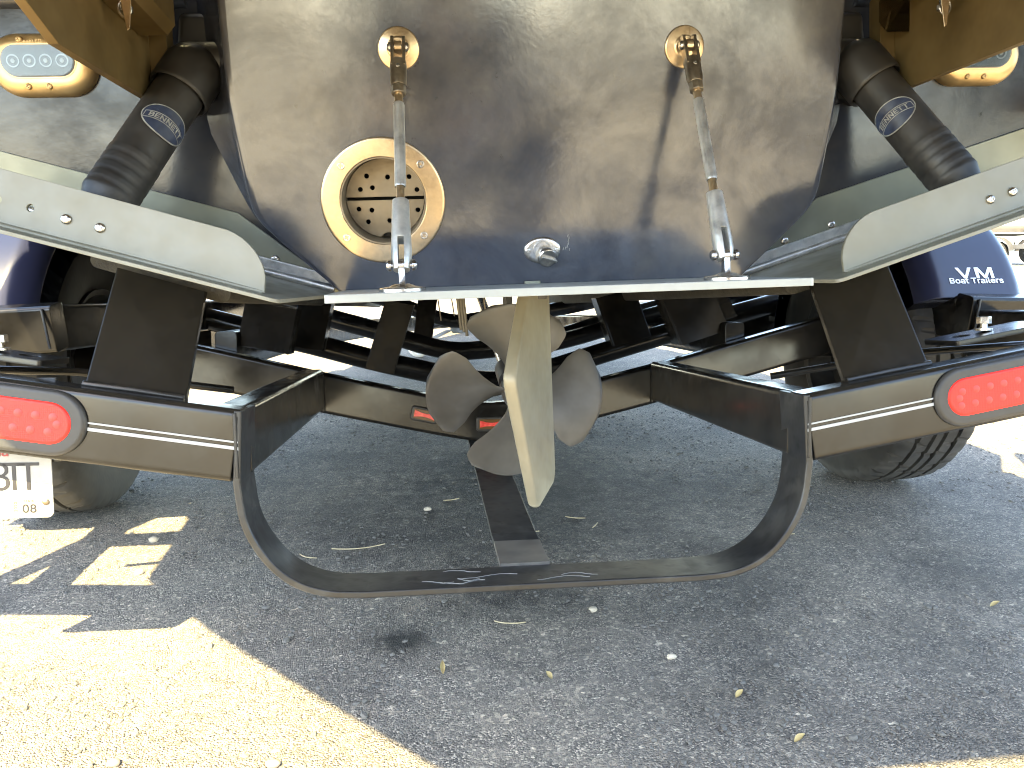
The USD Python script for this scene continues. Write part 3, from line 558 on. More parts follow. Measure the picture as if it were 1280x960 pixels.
# swim platform and its bronze brackets
PZ = .452
plat = Polygon([(-.486, .055), (-.2, -.01), (.2, -.01), (.486, .055), (.82, .44), (.99, .68), (1.01, 1.08), (-1.01, 1.08), (-.99, .68), (-.82, .44)]).buffer(-.05).buffer(.05, quad_segs=10)
sp_ = obj('swim_platform', extr(plat, .045, A(0, 0, PZ+.004), (1, 0, 0), (0, 1, 0)), 'rubber', boat)
for s in (-1, 1):
    prof = [(1.105, .303), (.815, .286), (.70, .322), (.55, .452), (1.085, .452)]
    br = obj('platform_bracket', extr(Polygon(prof).buffer(-.004).buffer(.004), .010, A(s*.515-.005, 0, 0), (0, 1, 0), (0, 0, 1)), 'bracket', boat)
    obj('mounting_flange', box(min(s*.51, s*.488), max(s*.51, s*.488), 1.070, 1.098, .318, .44), 'bracket', br)
    ch = Polygon([(0, 0), (.034, 0), (.044, .012), (.044, .05), (0, .05)])
    rc = extr(ch, .30, A(s*.509, 1.035, .372), (-s, 0, 0), (0, 0, 1)) ; 
    v = rc.vertices; v[:, 1] = np.where(v[:, 1] > 1.0345, 1.035, np.where(v[:, 1] < 1.0345-.2, .735, v[:, 1]))
    v[:, 1] = np.clip(v[:, 1], .735, 1.035); 
    obj('receiver', rc, 'bracket', br)
    px_ = s*.485; obj('locking_pin', [cyl(A(px_, .93, .365), A(px_, .93, .425), .004), lathe([(0, 0), (.007, 0), (.007, -.006), (0, -.006)], A(px_, .93, .366), (0, 0, 1), 16)], 'steel', br)
    t = np.linspace(0, 2*np.pi, 26); obj('pin_ring', tube([A(px_ + px_*0+.007*math.cos(a), .925, .362 + .009*math.sin(a)) for a in t], .0012, 8), 'steel', br)
    obj('pin_tang', extr(Polygon([(-.006, 0), (.006, 0), (.002, -.034), (-.001, -.036)]), .0012, A(px_-.004*s, .92, .372), (1, 0, 0), (0, 0, 1)), 'ring', br)
    obj('pivot_bolt', cyl(A(s*.47, .99, .407), A(s*.53, .99, .407), .007), 'bracket', br)

# rudder, shaft, strut, propeller
ca, sa = math.cos(math.radians(24)), math.sin(math.radians(24)); ra = A(-sa, -ca, 0); rn = A(ca, -sa, 0)   # aft along the blade; its starboard side
K = 1.17; R0 = A(.030, 1.295, 0)
rp = [(0, .060), (0, -.270), (.010, -.282), (.108, -.302), (.120, -.296), (.210, -.098), (.212, -.084), (.118, .060)]
def rud_ring(off):     # cross-section thickness grows towards the trailing edge
    P = Polygon(rp).buffer(-off[0]).buffer(.0); return P
_pg = Polygon(rp).buffer(-.007).buffer(.007, quad_segs=4); base_p = np.array([_pg.exterior.interpolate(t_, normalized=True).coords[0] for t_ in np.arange(120)/120])
rings = []
cen = base_p.mean(0)
for t, sc in ((-1, .955), (-.8, .99), (-.3, 1.0), (.3, 1.0), (.8, .99), (1, .955)):
    q = cen + (base_p-cen)*sc
    th = .006 + .005*np.clip(q[:, 0]/.2, 0, 1)
    rings.append(np.array([R0 + ra*c_ + A(0, 0, z_) + rn*t*h_ for (c_, z_), h_ in zip(q, th)]))
obj('rudder', skin(rings), 'rudder', boat, smooth=38)
HUB = A(-.012, 1.47, -.142); PR = .172
obj('rudder_stock', cyl(R0 + ra*.06 + A(0, 0, .03), R0 + ra*.06 + A(0, 0, .14), .018), 'prop', boat)
pd = unit(A(0, 1, .20)); pe = unit(np.cross(pd, A(1, 0, 0))); pe = pe if pe[2] > 0 else -pe
prop = obj('propeller', lathe([(0, -.050), (.012, -.048), (.020, -.036), (.0255, -.026), (.027, .0), (.027, .034), (.018, .036), (0, .036)], HUB, pd, 40), 'prop', boat, smooth=40)
def blade(th0, chir=1):
    nr, na = 22, 17; top = np.zeros((nr, na, 3)); bot = top.copy()
    for i in range(nr):
        q = i/(nr-1); r = .022 + (PR-.022)*q
        w = np.interp(q, [0, .12, .35, .65, .85, .95, 1], [.62, .40, .50, .66, .66, .54, .24])
        for j in range(na):
            u = 2*j/(na-1)-1; th = u*w + .10*q*q
            thick = (.0075*(1-q)+.0028)*(1-u*u)**.5*.5 + .0004
            y = .050*(u*w) + .012*q*u*u*.6 - .012*q*q*0
            a = th0 + th; rad = A(1, 0, 0)*math.cos(a) + pe*math.sin(a)
            top[i, j] = HUB + rad*r + pd*(y - thick); bot[i, j] = HUB + rad*r + pd*(y + thick)
    rings = [np.vstack([top[i], bot[i][::-1]]) for i in range(nr)]
    return skin(rings)
for a in (84, 175, 262, 347): obj('blade', blade(math.radians(a)), 'prop', prop, smooth=45)
obj('propeller_shaft', cyl(HUB + pd*.03, HUB + pd*1.2, .0145), 'steel', boat)
obj('shaft_strut', [lathe([(.0145, .07), (.026, .072), (.026, .17), (.0145, .172)], HUB, pd, 28), extr(Polygon([(-.03, 0), (.03, 0), (.05, .22), (-.05, .22)]), .012, HUB + pd*.12 + A(-.006, 0, .02), (0, 1, .2), (0, -.2, 1))], 'prop', boat)
for (x, y, ln, r) in ((-.152, 1.95, .085, .0016), (-.118, 1.95, .075, .0016), (-.104, 1.9, .11, .004), (-.097, 1.9, .115, .004), (-.090, 1.9, .125, .004), (-.04, 1.9, .09, .0025)):
    obj('hanging_line', tube([A(x, y, .10), A(x, y, .06), A(x+.006, y, .085-ln)], r, 8), 'flap', boat)

# ------------------------------------------------------------------ the trailer (trailer frame: z from eye height)
trailer = thing('boat_trailer', T2W(A(0, 1.0, -.45)), 'glossy black tubular boat trailer with red oval tail lights and a U-shaped propeller guard hoop', 'trailer')
def bt(X): return -.111 + .170*(abs(X)-.375)
ZB = .0945
for s in (-1, 1):
    dirx = unit(A(s, 0, .170)); upx = unit(np.cross(A(0, 1, 0), dirx)*(-s)); upx = upx if upx[2] > 0 else -upx
    bm = obj('rear_beam', rail([A(s*.376, 1.026, bt(.376)), A(s*.66, 1.026, bt(.66)), A(s*1.13, 1.026, bt(1.13))], .052, ZB, .009, upx), 'black', trailer, 'T')
    obj('weld_bead', [tube([A(s*.382, 1.0, bt(.38)-.004-q*.0105) + A(0, .0006*math.sin(q*9), 0) for q in range(9)], .0026, 6)], 'black_flat', bm, 'T')
    # pinstripes
    for dz, hh in ((-.0405, .0022), (-.0475, .0042)):
        p = Polygon([(.379, bt(.379)+dz), (.5615, bt(.5615)+dz), (.5615, bt(.5615)+dz-hh), (.379, bt(.379)+dz-hh)])
        m = trimesh.creation.extrude_polygon(p, .0006, engine='earcut'); m.vertices = np.array([(s*x, .9994-t, z) for x, z, t in m.vertices]); m.invert() if m.volume < 0 else None
        obj('pinstripe', m, 'stripe', bm, 'T')
    # tail light
    LL = .166; cx = .576+LL/2; ex_ = unit(A(1, 0, s*.170)); ez_ = unit(np.cross(ex_, A(0, 1, 0))); ez_ = ez_ if ez_[2] > 0 else -ez_
    c0 = A(s*cx, .999, bt(cx)-ZB*.50)
    tl = obj('tail_light', dome(stad(LL+.034, .0835), .006, c0, ex_, ez_, 6, .006), 'grommet', trailer, 'T', smooth=50)
    obj('lens', dome(stad(LL, .0535), .0035, c0 + A(0, -.0048, 0), ex_, ez_, 5, .004), 'lens_red', tl, 'T', smooth=50)
    led = [lathe([(.0052, -.001), (.0052, .0004), (.0035, .0010), (0, .0013)], c0 + ex_*((k-3.2)*.0205*1.0+ (.004 if r_ else 0)) + ez_*(.0095*(1 if r_ else -1)-.001) + A(0, -.0080, 0), (0, -1, 0), 20) for k in range(7) for r_ in (0, 1)] + \
          [lathe([(.0052, -.001), (.0052, .0004), (.0035, .0010), (0, .0013)], c0 - ex_*s*(LL/2-.016) + A(0, -.0080, 0), (0, -1, 0), 20)]
    for m in led: obj('led', m, 'lens_led', tl, 'T')
    gp = obj('guide_post', tube([A(s*1.10, 1.02, bt(1.10)-.02), A(s*1.10, 1.02, .35), A(s*1.10, 1.00, .80)], .027, 14), 'label_white', trailer, 'T')
    obj('added_arm', rail([A(s*1.10, 1.0, .345), A(s*.86, 1.0, .345)], .05, .05, .008), 'black', gp, 'T')  # unseen arm, added and lengthened to throw a bar shadow on the ground
    # side rails of the rear frame
    obj('frame_end', rail([A(s*.968, 1.0, bt(.968)+.001), A(s*.965, 1.46, bt(.965)+.012)], .05, ZB, .008), 'black', trailer, 'T')
    # notch side, running forward
    obj('notch_side', rail([A(s*.4025, 1.055, -.1105), A(s*.4150, 1.815, -.1105)], .052, ZB, .009), 'black', trailer, 'T')
    # bunk upright
    e0, e1 = A(s*.453, 1.036, bt(.453)-.004), A(s*.578, 1.036, bt(.578)-.004); f0, f1 = A(s*.449, 1.135, .045), A(s*.565, 1.130, .080)
    m = skin([np.array([e0, e1, e1+A(0, .010, 0), e0+A(0, .010, 0)]), np.array([f0, f1, f1+A(0, .010, 0), f0+A(0, .010, 0)])])
    bu = obj('bunk_upright', m, 'black', trailer, 'T', smooth=False)
    obj('weld_bead', tube([e0+A(0, -.002, .006), (e0+e1)/2+A(0, -.003, .007), e1+A(0, -.002, .006)], .0045, 8), 'black', bu, 'T')
    obj('bunk', rail([A(s*.50, 1.165, .128), A(s*.50, 4.2, .17)], .20, .075, .012, unit(A(-s*.31, 0, 1))), 'carpet', trailer, 'T')
    # side frame behind the wheels
    cxx, cyy, czz = (-.80, 1.45, .040) if s < 0 else (.93, 1.45, .031)
    obj('side_frame', rail([A(s*1.20, 1.45, .022), A(cxx - 0, 1.45, czz)], .05, .085, .008, (0, -.22, 1)), 'black', trailer, 'T')
    obj('side_frame', rail([A(cxx+s*.026, 1.482, czz-.001), A(cxx-s*.02, 2.4, czz+.03), A(cxx-s*.08, 3.6, czz+.04)], .05, .085, .008), 'black', trailer, 'T')
    obj('weld_bead', tube([A(cxx+s*.012, 1.4245, czz-.01), A(cxx+s*.002, 1.4245, czz-.08)], .0025, 8), 'black_flat', trailer, 'T')
    obj('axle_bracket', [box(min(s*.77, s*.93), max(s*.77, s*.93), 2.28, 2.34, -.075, .022)], 'black', trailer, 'T')
    # bolt on its lug behind the beam
    lug = obj('lug', [extr(Polygon([(-.075, -.035), (.075, -.035), (.075, .035), (-.075, .035)]).buffer(.006).difference(Point(-s*.045, 0).buffer(.013)), .008, A(s*.73, 1.12, -.040), (1, 0, s*.17), (0, 1, 0))], 'black', trailer, 'T')
    bc = A(s*.722, 1.12, -.032)
    obj('bolt', [lathe([(0, .022), (.0095, .022), (.0105, .021), (.0105, .011), (0, .011)], bc, (0, 0, 1), 6), lathe([(0, .011), (.0055, .011), (.0055, .004), (.0125, .004), (.0125, 0), (0, 0)], bc, (0, 0, 1), 24)], 'steel', lug, 'T', smooth=25)
    obj('brake_line', tube([A(s*.86, 1.16, -.055), A(s*.66, 1.2, -.068), A(s*.46, 1.3, -.11)], .006, 10), 'black', trailer, 'T')
# V-shaped cross member at the front of the notch
xs_ = np.linspace(-.84, .84, 57)
def bb(x): return -.200 + .235*(math.sqrt(x*x+.055**2)-.055) + .02*max(abs(x)-.40, 0)
pts = [A(x, 1.84, bb(x)) for x in xs_]
cb = obj('cross_member', rail(pts, .05, ZB, .009), 'black', trailer, 'T')
for s in (-1, 1):
    obj('weld_bead', tube([A(s*.3905, 1.812, bb(.39)-.004-q*.0105) + A(0, .0008*math.sin(q*9), 0) for q in range(9)], .003, 6), 'black_flat', cb, 'T')
for k, x in enumerate((-.158, -.004, .15)):
    sl = unit(A(1, 0, .235*x/math.sqrt(x*x+.055**2))); up_ = unit(np.cross(sl, A(0, 1, 0))); up_ = up_ if up_[2] > 0 else -up_
    c0 = A(x, 1.8145, bb(x)-.050)
    ml = obj('marker_light', dome(Polygon(rrect(.066, .036, .008)), .006, c0, sl, up_, 4, .004), 'grommet', trailer, 'T')
    obj('marker_base', extr(Polygon(rrect(.052, .023, .003)), .002, c0 + A(0, -.0055, 0), sl, up_ ) if np.cross(sl, up_)[1] < 0 else extr(Polygon(rrect(.052, .023, .003)), -.002, c0 + A(0, -.0055, 0), sl, up_), 'amber', ml, 'T')
    obj('marker_lens', extr(Polygon([(-.024, -.0075), (-.008, -.0045), (.008, -.0045), (.024, -.0085), (.024, .0065), (.006, .0035), (-.008, .0045), (-.024, .0085)]), .002, c0 + A(0, -.0076, 0), sl, up_), 'red_small', ml, 'T')
# dished round cross tubes further forward: through measured pairs (x, z) at each depth
def dished(y, pts, r):
    c = chaikin(np.array(pts, float), 3, False); return tube([A(x, y, z) for x, z in c], r, 16)
obj('dished_cross_tube', dished(2.25, [(-1.064, .108), (-.896, .050), (-.681, -.012), (-.453, -.071), (-.323, -.111), (-.156, -.152), (-.002, -.186), (.092, -.186), (.236, -.145), (.381, -.103), (.601, -.043), (.799, .007), (1.0, .056)], .031), 'black', trailer, 'T', smooth=True)
obj('dished_cross_tube', dished(2.65, [(-.95, .16), (-.698, .083), (-.485, .010), (-.329, -.033), (-.170, -.088), (-.070, -.112), (.049, -.106), (.188, -.090), (.301, -.070), (.471, -.018), (.729, .045), (.933, .093)], .032), 'black', trailer, 'T', smooth=True)
obj('dished_cross_tube', dished(3.35, [(-.9, .24), (-.482, .134), (-.281, .069), (-.159, .019), (-.043, -.014), (.062, .002), (.237, .022), (.414, .035), (.628, .080), (.881, .150)], .030), 'black', trailer, 'T', smooth=True)
obj('dished_cross_tube', dished(2.45, [(.16, -.098), (.30, -.072), (.45, -.030), (.62, .015), (.95, .085)], .026), 'black', trailer, 'T', smooth=True)
for (y, b0, b1, t0, t1) in ((1.90, (-.603, -.054), (-.482, -.078), (-.585, .055), (-.460, .037)), (1.90, (.495, -.075), (.618, -.040), (.457, .045), (.582, .076)), (2.2, (-.330, -.135), (-.250, -.153), (-.268, .060), (-.190, .042)),
        (2.2, (.389, -.087), (.499, -.060), (.347, .055), (.458, .080)), (2.1, (-.518, -.064), (-.433, -.080), (-.490, .075), (-.404, .058)), (2.75, (-.215, -.10), (-.15, -.12), (-.185, .10), (-.12, .08)), (2.05, (.62, -.03), (.70, -.005), (.58, .07), (.66, .095))):
    lean = .03
    P4 = [A(b0[0], y, b0[1]), A(b1[0], y, b1[1]), A(t1[0], y+lean, t1[1]), A(t0[0], y+lean, t0[1])]
    P4[2] = P4[3] + (P4[1]-P4[0])
    m = skin([np.array([P4[0], P4[1], P4[1]+A(0, .01, 0), P4[0]+A(0, .01, 0)]), np.array([P4[3], P4[2], P4[2]+A(0, .01, 0), P4[3]+A(0, .01, 0)])])
    bu = obj('bunk_upright', m, 'black', trailer, 'T', smooth=False)
    k = 1 if b0[0] < 0 else 0; q0, q1 = P4[k], P4[3-k]; w = A(.006, 0, 0)
    obj('side_web', skin([np.array([q0, q0+A(0, .07, 0), q0-w+A(0, .07, 0), q0-w]), np.array([q1, q1+A(0, .07, 0), q1-w+A(0, .07, 0), q1-w])]), 'black', bu, 'T', smooth=False)
for s in (-1, 1): obj('main_rail', rail([A(s*.62, 1.87, -.02), A(s*.60, 2.6, -.0), A(s*.40, 4.2, .02), A(s*.06, 5.6, .03)], .05, .09, .008), 'black', trailer, 'T')
obj('tongue', rail([A(0, 5.4, .03), A(0, 7.2, .03)], .07, .09, .008), 'black', trailer, 'T')

# propeller guard hoop, its forward strap
hp = [(.378, -.112), (.381, -.16), (.3835, -.205)]
arc = chaikin(np.array([(.3835, -.205), (.378, -.262), (.352, -.310), (.318, -.342), (.275, -.358), (.225, -.3605)]), 3, False)
half = np.vstack([np.array(hp)[:-1], arc]); path = np.vstack([half*A(-1, 1), [[-.1, -.3605], [0, -.3605], [.1, -.3605]], half[::-1]])
d = np.gradient(path, axis=0); d /= np.linalg.norm(d, axis=1, keepdims=True); nr = np.stack([d[:, 1], -d[:, 0]], 1)
HT, HW = .0095, .077
rings = []
for (x, z), (a, b) in zip(path, nr):
    o = A(x, 1.0, z); u = A(a, 0, b)*HT/2; w = A(0, HW, 0); c = .0015
    rings.append(np.array([o-u+A(0, c, 0), o-u*.7, o+u*.7, o+u+A(0, c, 0), o+u+w-A(0, c, 0), o+u*.7+w, o-u*.7+w, o-u+w-A(0, c, 0)]))
hoop = obj('guard_hoop', skin(rings), 'black_flat', trailer, 'T', smooth=40)
r_ = np.random.default_rng(8)
for k in range(7):
    x0 = -.26 + .42*r_.random(); y0 = 1.012+.05*r_.random(); n_ = 8; L_ = .03+.07*r_.random()
    pts = [(x0+L_*t, y0+.006*math.sin(5*t+k)+.003*r_.random()) for t in np.linspace(0, 1, n_)]
    obj('scratch', extr(LineString(pts).buffer(.0004, cap_style=2), .0004, A(0, 0, -.3605+HT/2+.0001), (1, 0, 0), (0, 1, 0)), 'dullsteel', hoop, 'T', smooth=False)
s1 = [A(-.005, 1.076, -.3590), A(-.006, 1.185, -.3575), A(-.008, 1.212, -.3535), A(-.020, 1.86, -.296)]
sv = []
for p in s1: sv.append(np.array([p+A(-.036, 0, 0), p+A(.036, 0, 0), p+A(.036, 0, .0075), p+A(-.036, 0, .0075)]))
st_ = obj('hoop_strap', skin(sv[1:]), 'black_flat', trailer, 'T', smooth=False)
MT['sheen_foot'] = pm('strap_foot_sheen', (.12, .108, .09), (.075, .068, .06), nscale=25, rough=.45)  # paler than the strap: light reflected off the foot, painted in
obj('strap_foot', skin([sv[0], sv[1]-A(0, .0004, 0)]), 'sheen_foot', st_, 'T', smooth=False, label='foot of the strap on the hoop, its reflected light painted pale')

# wheels, axle, fenders
AY, AZ, TR = 1.85, -.424+.325, .325
axw = 1.0
for s in (-1, 1):
    xc = s*.972; wd = .205
    wh = obj('wheel', lathe([(.0, -.03), (.05, -.03), (.06, -.02), (.15, -.03), (.17, -.085), (.182, -.09), (.182, .09), (.17, .085), (.16, .0), (.05, .02), (0, .02)], A(xc, AY, AZ), (s, 0, 0), 48), 'black_flat', trailer, 'T')
    prof = [(.178, -.080), (.20, -.092), (.235, -.100), (.27, -.1025), (.295, -.098), (.312, -.088), (.3195, -.078)]
    tr = [-.078, -.050, -.048, -.042, -.040, -.0175, -.0155, -.0095, -.0075, .0075, .0095, .0155, .0175, .040, .042, .048, .050, .078]
    gr = [(-.049, -.041), (-.0165, -.0085), (.0085, .0165), (.041, .049)]
    full = prof + [(TR-.004*(h_/.078)**2-(.007 if any(a <= h_ <= b for a, b in gr) else 0), h_) for h_ in tr[1:-1]] + [(r0, -h0) for r0, h0 in prof[::-1]]
    nA = 288; pf = np.array(full); th = np.arange(nA)*2*np.pi/nA
    rr = np.repeat(pf[:, 0][:, None], nA, 1); hh = pf[:, 1]
    for a_, h_ in enumerate(hh):
        if abs(h_) < .079 and pf[a_, 0] > .316: rr[a_, (np.arange(nA)+int(abs(h_)*160)) % 12 == 0] -= .0045
        if .30 < pf[a_, 0] <= .3196: rr[a_, (np.arange(nA)) % 6 < 2] -= .0025
    V = np.stack([xc + s*np.repeat(hh[:, None], nA, 1), AY + rr*np.cos(th), AZ + rr*np.sin(th)], -1)
    obj('tyre', skin([V[k_] for k_ in range(len(full))], False), 'tyre', wh, 'T', smooth=28)
    # fender: swept over the wheel with rounded shoulders
    xi, xo = .868, 1.108; rings = []; FRr = .385
    an = np.linspace(math.radians(202-22), math.radians(-2), 30)
    def frow(a, off=0.0):
        row = []
        for u in np.linspace(0, 1, 19):
            x = xi + (xo-xi)*u; du = min(u, 1-u)*(xo-xi); drop = .035*max(1-du/.045, 0)**2.2
            R = FRr - drop - off; row.append(A(s*x, AY + R*math.cos(a), AZ + .125*0 + R*math.sin(a)))
        row = [row[0] + A(0, -.06*math.cos(a), -.06*math.sin(a))] + row + [row[-1] + A(0, -.14*math.cos(a), -.14*math.sin(a))]
        return row
    an = np.linspace(math.radians(161), math.radians(8), 34)
    grid = np.array([frow(a) for a in an]); g2 = np.array([frow(a, .004) for a in an])
    rings = [np.vstack([grid[k_], g2[k_][::-1]]) for k_ in range(len(an))]
    fe = obj('fender', skin(rings), 'fender', trailer, 'T', smooth=40)
    if s > 0:
        ac = math.radians(155.5)
        def onf(p2, lift):   # x across, y up along the fender's tail
            a = ac - p2[:, 1]/FRr; R = FRr + lift
            return np.stack([.988 + p2[:, 0], AY + R*np.cos(a), AZ + R*np.sin(a)], 1)
        for txt, h_, dx, dy, W in (('V', .024, -.022, .006, None), ('M', .024, .022, .006, None)):
            m = meshkit.text_mesh(txt, h_, .0004, True); m.apply_translation((-m.bounds.mean(0)[0], 0, 0)); m.vertices[:, 0] *= 1.55; m.vertices[:, 0] += dx; m.vertices[:, 1] += dy
            m.vertices = onf(m.vertices, .0006+m.vertices[:, 2]); m.invert() if m.volume < 0 else None
            obj('logo_letter', m, 'logo', fe, 'T', smooth=False)
        m = meshkit.text_mesh('Boat Trailers', .012, .0004, True); m.apply_translation((-m.bounds.mean(0)[0], 0, 0)); m.vertices[:, 0] *= .118/(m.bounds[1, 0]-m.bounds[0, 0]); m.vertices[:, 1] -= .006
        m.vertices = onf(m.vertices, .0009+m.vertices[:, 2]); m.invert() if m.volume < 0 else None
        obj('logo_lettering', m, 'logo', fe, 'T', smooth=False)
for s in (-1, 1): obj('axle_stub', cyl(A(s*.80, AY, AZ+.02), A(s*.95, AY, AZ+.02), .03), 'black', trailer, 'T')
# licence plate under the left beam
W_, H_ = .178, .102
lex = unit(A(1, 0, -.02)); lez = A(.02, 0, 1)
lpc = A(-.626-W_/2, 1.04, -.247+H_/2)
lic = obj('licence_plate', extr(Polygon(rrect(W_, H_, .008)), .0014, lpc, lex, unit(lez)), 'plate_white', trailer, 'T')
RX = lambda dx, dz: lpc + lex*dx + unit(lez)*dz + A(0, -.0016, 0)
for ch, dx in (('4', -.066), ('N', -.048), ('8', .0245), ('T', .0425), ('T', .060)):
    obj('plate_letter', text(ch, .036, RX(dx, .004), lex, unit(lez), .0004), 'plate_ink', lic, 'T', smooth=False)
obj('plate_header', text('California', .012, RX(.0, .037), lex, unit(lez), .0004, True), 'plate_red', lic, 'T', smooth=False)
obj('month_sticker', extr(Polygon([(-.0175, -.0105), (.0175, -.0105), (.0175, .0105), (-.0175, .0105)]), .0003, RX(.056, -.036), lex, unit(lez)), 'sticker', lic, 'T')
obj('sticker_number', text('08', .0105, RX(.0595, -.0385) + A(0, -.0004, 0), lex, unit(lez), .0003, True), 'plate_ink', lic, 'T', smooth=False)
obj('sticker_print', [text('2020', .0038, RX(.0425, -.036) + A(0, -.0004, 0), unit(lez), -lex, .0003), text('STATE', .003, RX(.059, -.0285) + A(0, -.0004, 0), lex, unit(lez), .0003)], 'plate_ink', lic, 'T', smooth=False, kind='stuff')
obj('plate_bolt', lathe([(.0045, -.001), (.0045, .001), (.003, .002), (0, .0022)], RX(.080, -.030), (0, -1, 0), 18), 'darkbronze', lic, 'T')
obj('plate_bracket', box(lpc[0]-.10, lpc[0]+.10, 1.042, 1.048, lpc[2]+.02, lpc[2]+.13), 'black', lic, 'T')
# jack wheel far forward under the tongue
def Tz(y): return (-H/math.cos(TILT) + math.tan(TILT)*y)
jc = A(-.225, 4.25, Tz(4.25)+.068)
jk = obj('jack_wheel', [lathe([(.050, -.016), (.066, -.014), (.068, -.006), (.068, .006), (.066, .014), (.050, .016), (.050, -.016)], jc, (.15, 1, 0), 40), lathe([(0, -.016), (.016, -.016), (.016, .016), (0, .016)], jc, (.15, 1, 0), 20)] +
         [extr(Polygon([(.010, -.006), (.054, -.009), (.054, .009), (.010, .006)]), .014, jc - A(0, .007, 0), A(math.cos(a), 0, math.sin(a)), A(-math.sin(a), 0, math.cos(a))) for a in np.arange(5)*2*np.pi/5+.3], 'rim', trailer, 'T')
obj('jack_post', tube([jc + A(.05, .04, 0), jc + A(.055, .05, .10), A(-.02, 4.4, -.0)], .018, 12), 'black', trailer, 'T')

# ------------------------------------------------------------------ another boat on its trailer across the lot
def far_rig(x, y, rz, label):
    t = thing('parked_boat_trailer', (x, y, 0), label, 'trailer'); c, s_ = math.cos(rz), math.sin(rz); Rz = np.array([[c, -s_, 0], [s_, c, 0], [0, 0, 1]])
    def o(n, m, mat, par=None): m = cat(m) if isinstance(m, list) else m; m = trimesh.Trimesh(m.vertices @ Rz.T + [x, y, 0], m.faces, process=False); return obj(n, m, mat, par or t, 'W')
    for q in (-1, 1):
        o('frame_rail', rail([A(q*1.0, -2.2, .56), A(q*1.0, 2.0, .56), A(q*.1, 4.4, .56)], .07, .12, .01), 'concrete_trailer')
        w = o('wheel', lathe([(0, -.04), (.18, -.06), (.19, -.09), (.19, .09), (0, .05)], A(q*1.12, -.3, .33), (q, 0, 0), 32), 'rim')
        o('tyre', lathe([(.185, -.09), (.26, -.105), (.32, -.09), (.33, -.06), (.33, .06), (.32, .09), (.26, .105), (.185, .09)], A(q*1.12, -.3, .33), (q, 0, 0), 40), 'tyre', w)
        o('fender', skin([np.array([A(q*1.12-.13, -.3+.40*math.cos(a), .33+.40*math.sin(a)), A(q*1.12+.13, -.3+.40*math.cos(a), .33+.40*math.sin(a)), A(q*1.12+.13, -.3+.43*math.cos(a), .33+.43*math.sin(a)), A(q*1.12-.13, -.3+.43*math.cos(a), .33+.43*math.sin(a))]) for a in np.linspace(.1, 3.04, 14)]), 'concrete_trailer')
        o('bunk', rail([A(q*.6, -2.2, .85), A(q*.6, 2.2, .85)], .12, .06, .01), 'carpet')
        for yy in (-1.8, 0, 1.8): o('bunk_post', box(q*.6-.03, q*.6+.03, yy-.03, yy+.03, .5, .8), 'steel')
    for yy in (-2.1, -.3, 1.9): o('cross_beam', rail([A(-1.0, yy, .555), A(1.0, yy, .555)], .07, .1, .01), 'concrete_trailer')
    sec = [(-1.2, 1.75), (-1.15, 1.05), (0, .88), (1.15, 1.05), (1.2, 1.75), (0, 1.80)]
    o('hull', skin([np.array([(a*k, yy, b+l) for a, b in sec]) for yy, k, l in ((-2.6, 1, 0), (0, 1, 0), (2, .85, .05), (3.4, .45, .2), (4.2, .04, .5))]), 'boat_white')
    for q in (-1, 1): o('tail_light', box(q*.85-.09, q*.85+.09, -2.26, -2.23, .47, .54), 'lens_red')
far_rig(15.6, 20.3, .5, 'pale boat on a grey trailer standing in the sun across the lot')

# ------------------------------------------------------------------ behind the camera: the person taking the picture and trees added to darken the reflected horizon (both show in the glossy stern)
import manifold3d as m3
def bones(js, segs, fine=.02, it=10):
    parts = []
    for a, b in segs:
        sp = [m3.Manifold.sphere(js[q][1], 20).translate(tuple(map(float, js[q][0]))) for q in (a, b)]
        parts.append(m3.Manifold.batch_hull(sp))
    m = m3.Manifold.batch_boolean(parts, m3.OpType.Add).refine_to_length(fine).to_mesh()
    t = trimesh.Trimesh(m.vert_properties[:, :3], m.tri_verts, process=True); trimesh.smoothing.filter_taubin(t, iterations=it); return t
px0 = -.05
J = {'hip': ((px0, -.66, .40), .135), 'hipl': ((px0-.09, -.64, .38), .105), 'hipr': ((px0+.09, -.64, .38), .105), 'waist': ((px0, -.60, .56), .125), 'chest': ((px0, -.52, .76), .140),
     'shl': ((px0-.17, -.49, .86), .072), 'shr': ((px0+.17, -.49, .86), .072), 'neck': ((px0, -.46, .93), .058), 'head': ((px0, -.42, 1.03), .088), 'crown': ((px0, -.44, 1.10), .092), 'chin': ((px0, -.345, .985), .040), 'nose': ((px0, -.325, 1.035), .014),
     'earl': ((px0-.088, -.43, 1.045), .018), 'earr': ((px0+.088, -.43, 1.045), .018),
     'ell': ((px0-.25, -.36, .64), .044), 'elr': ((px0+.20, -.36, .64), .044), 'wrl': ((px0-.15, -.14, .59), .028), 'wrr': ((px0+.03, -.14, .58), .028),
     'pal': ((px0-.145, -.085, .59), .026), 'par': ((px0+.01, -.085, .585), .026),
     'knl': ((px0-.24, -.27, .50), .068), 'knr': ((px0+.26, -.27, .50), .068), 'anl': ((px0-.19, -.50, .10), .042), 'anr': ((px0+.21, -.50, .10), .042), 'tol': ((px0-.20, -.33, .035), .034), 'tor': ((px0+.23, -.33, .035), .034), 'hel': ((px0-.19, -.53, .04), .038), 'her': ((px0+.21, -.53, .04), .038)}
for sd, base, sg in (('l', 'pal', 1), ('r', 'par', -1)):
    b = A(*J[base][0])
    for k in range(4):
        J[f'f{sd}{k}a'] = (b + A(sg*.006, .028, .024-.016*k), .0095); J[f'f{sd}{k}b'] = (b + A(sg*.020, .046, .024-.016*k), .0085); J[f'f{sd}{k}c'] = (b + A(sg*.038, .050, .023-.016*k), .0078)
    J[f't{sd}a'] = (b + A(sg*.012, .004, .026), .011); J[f't{sd}b'] = (b + A(sg*.034, .020, .034), .0095)
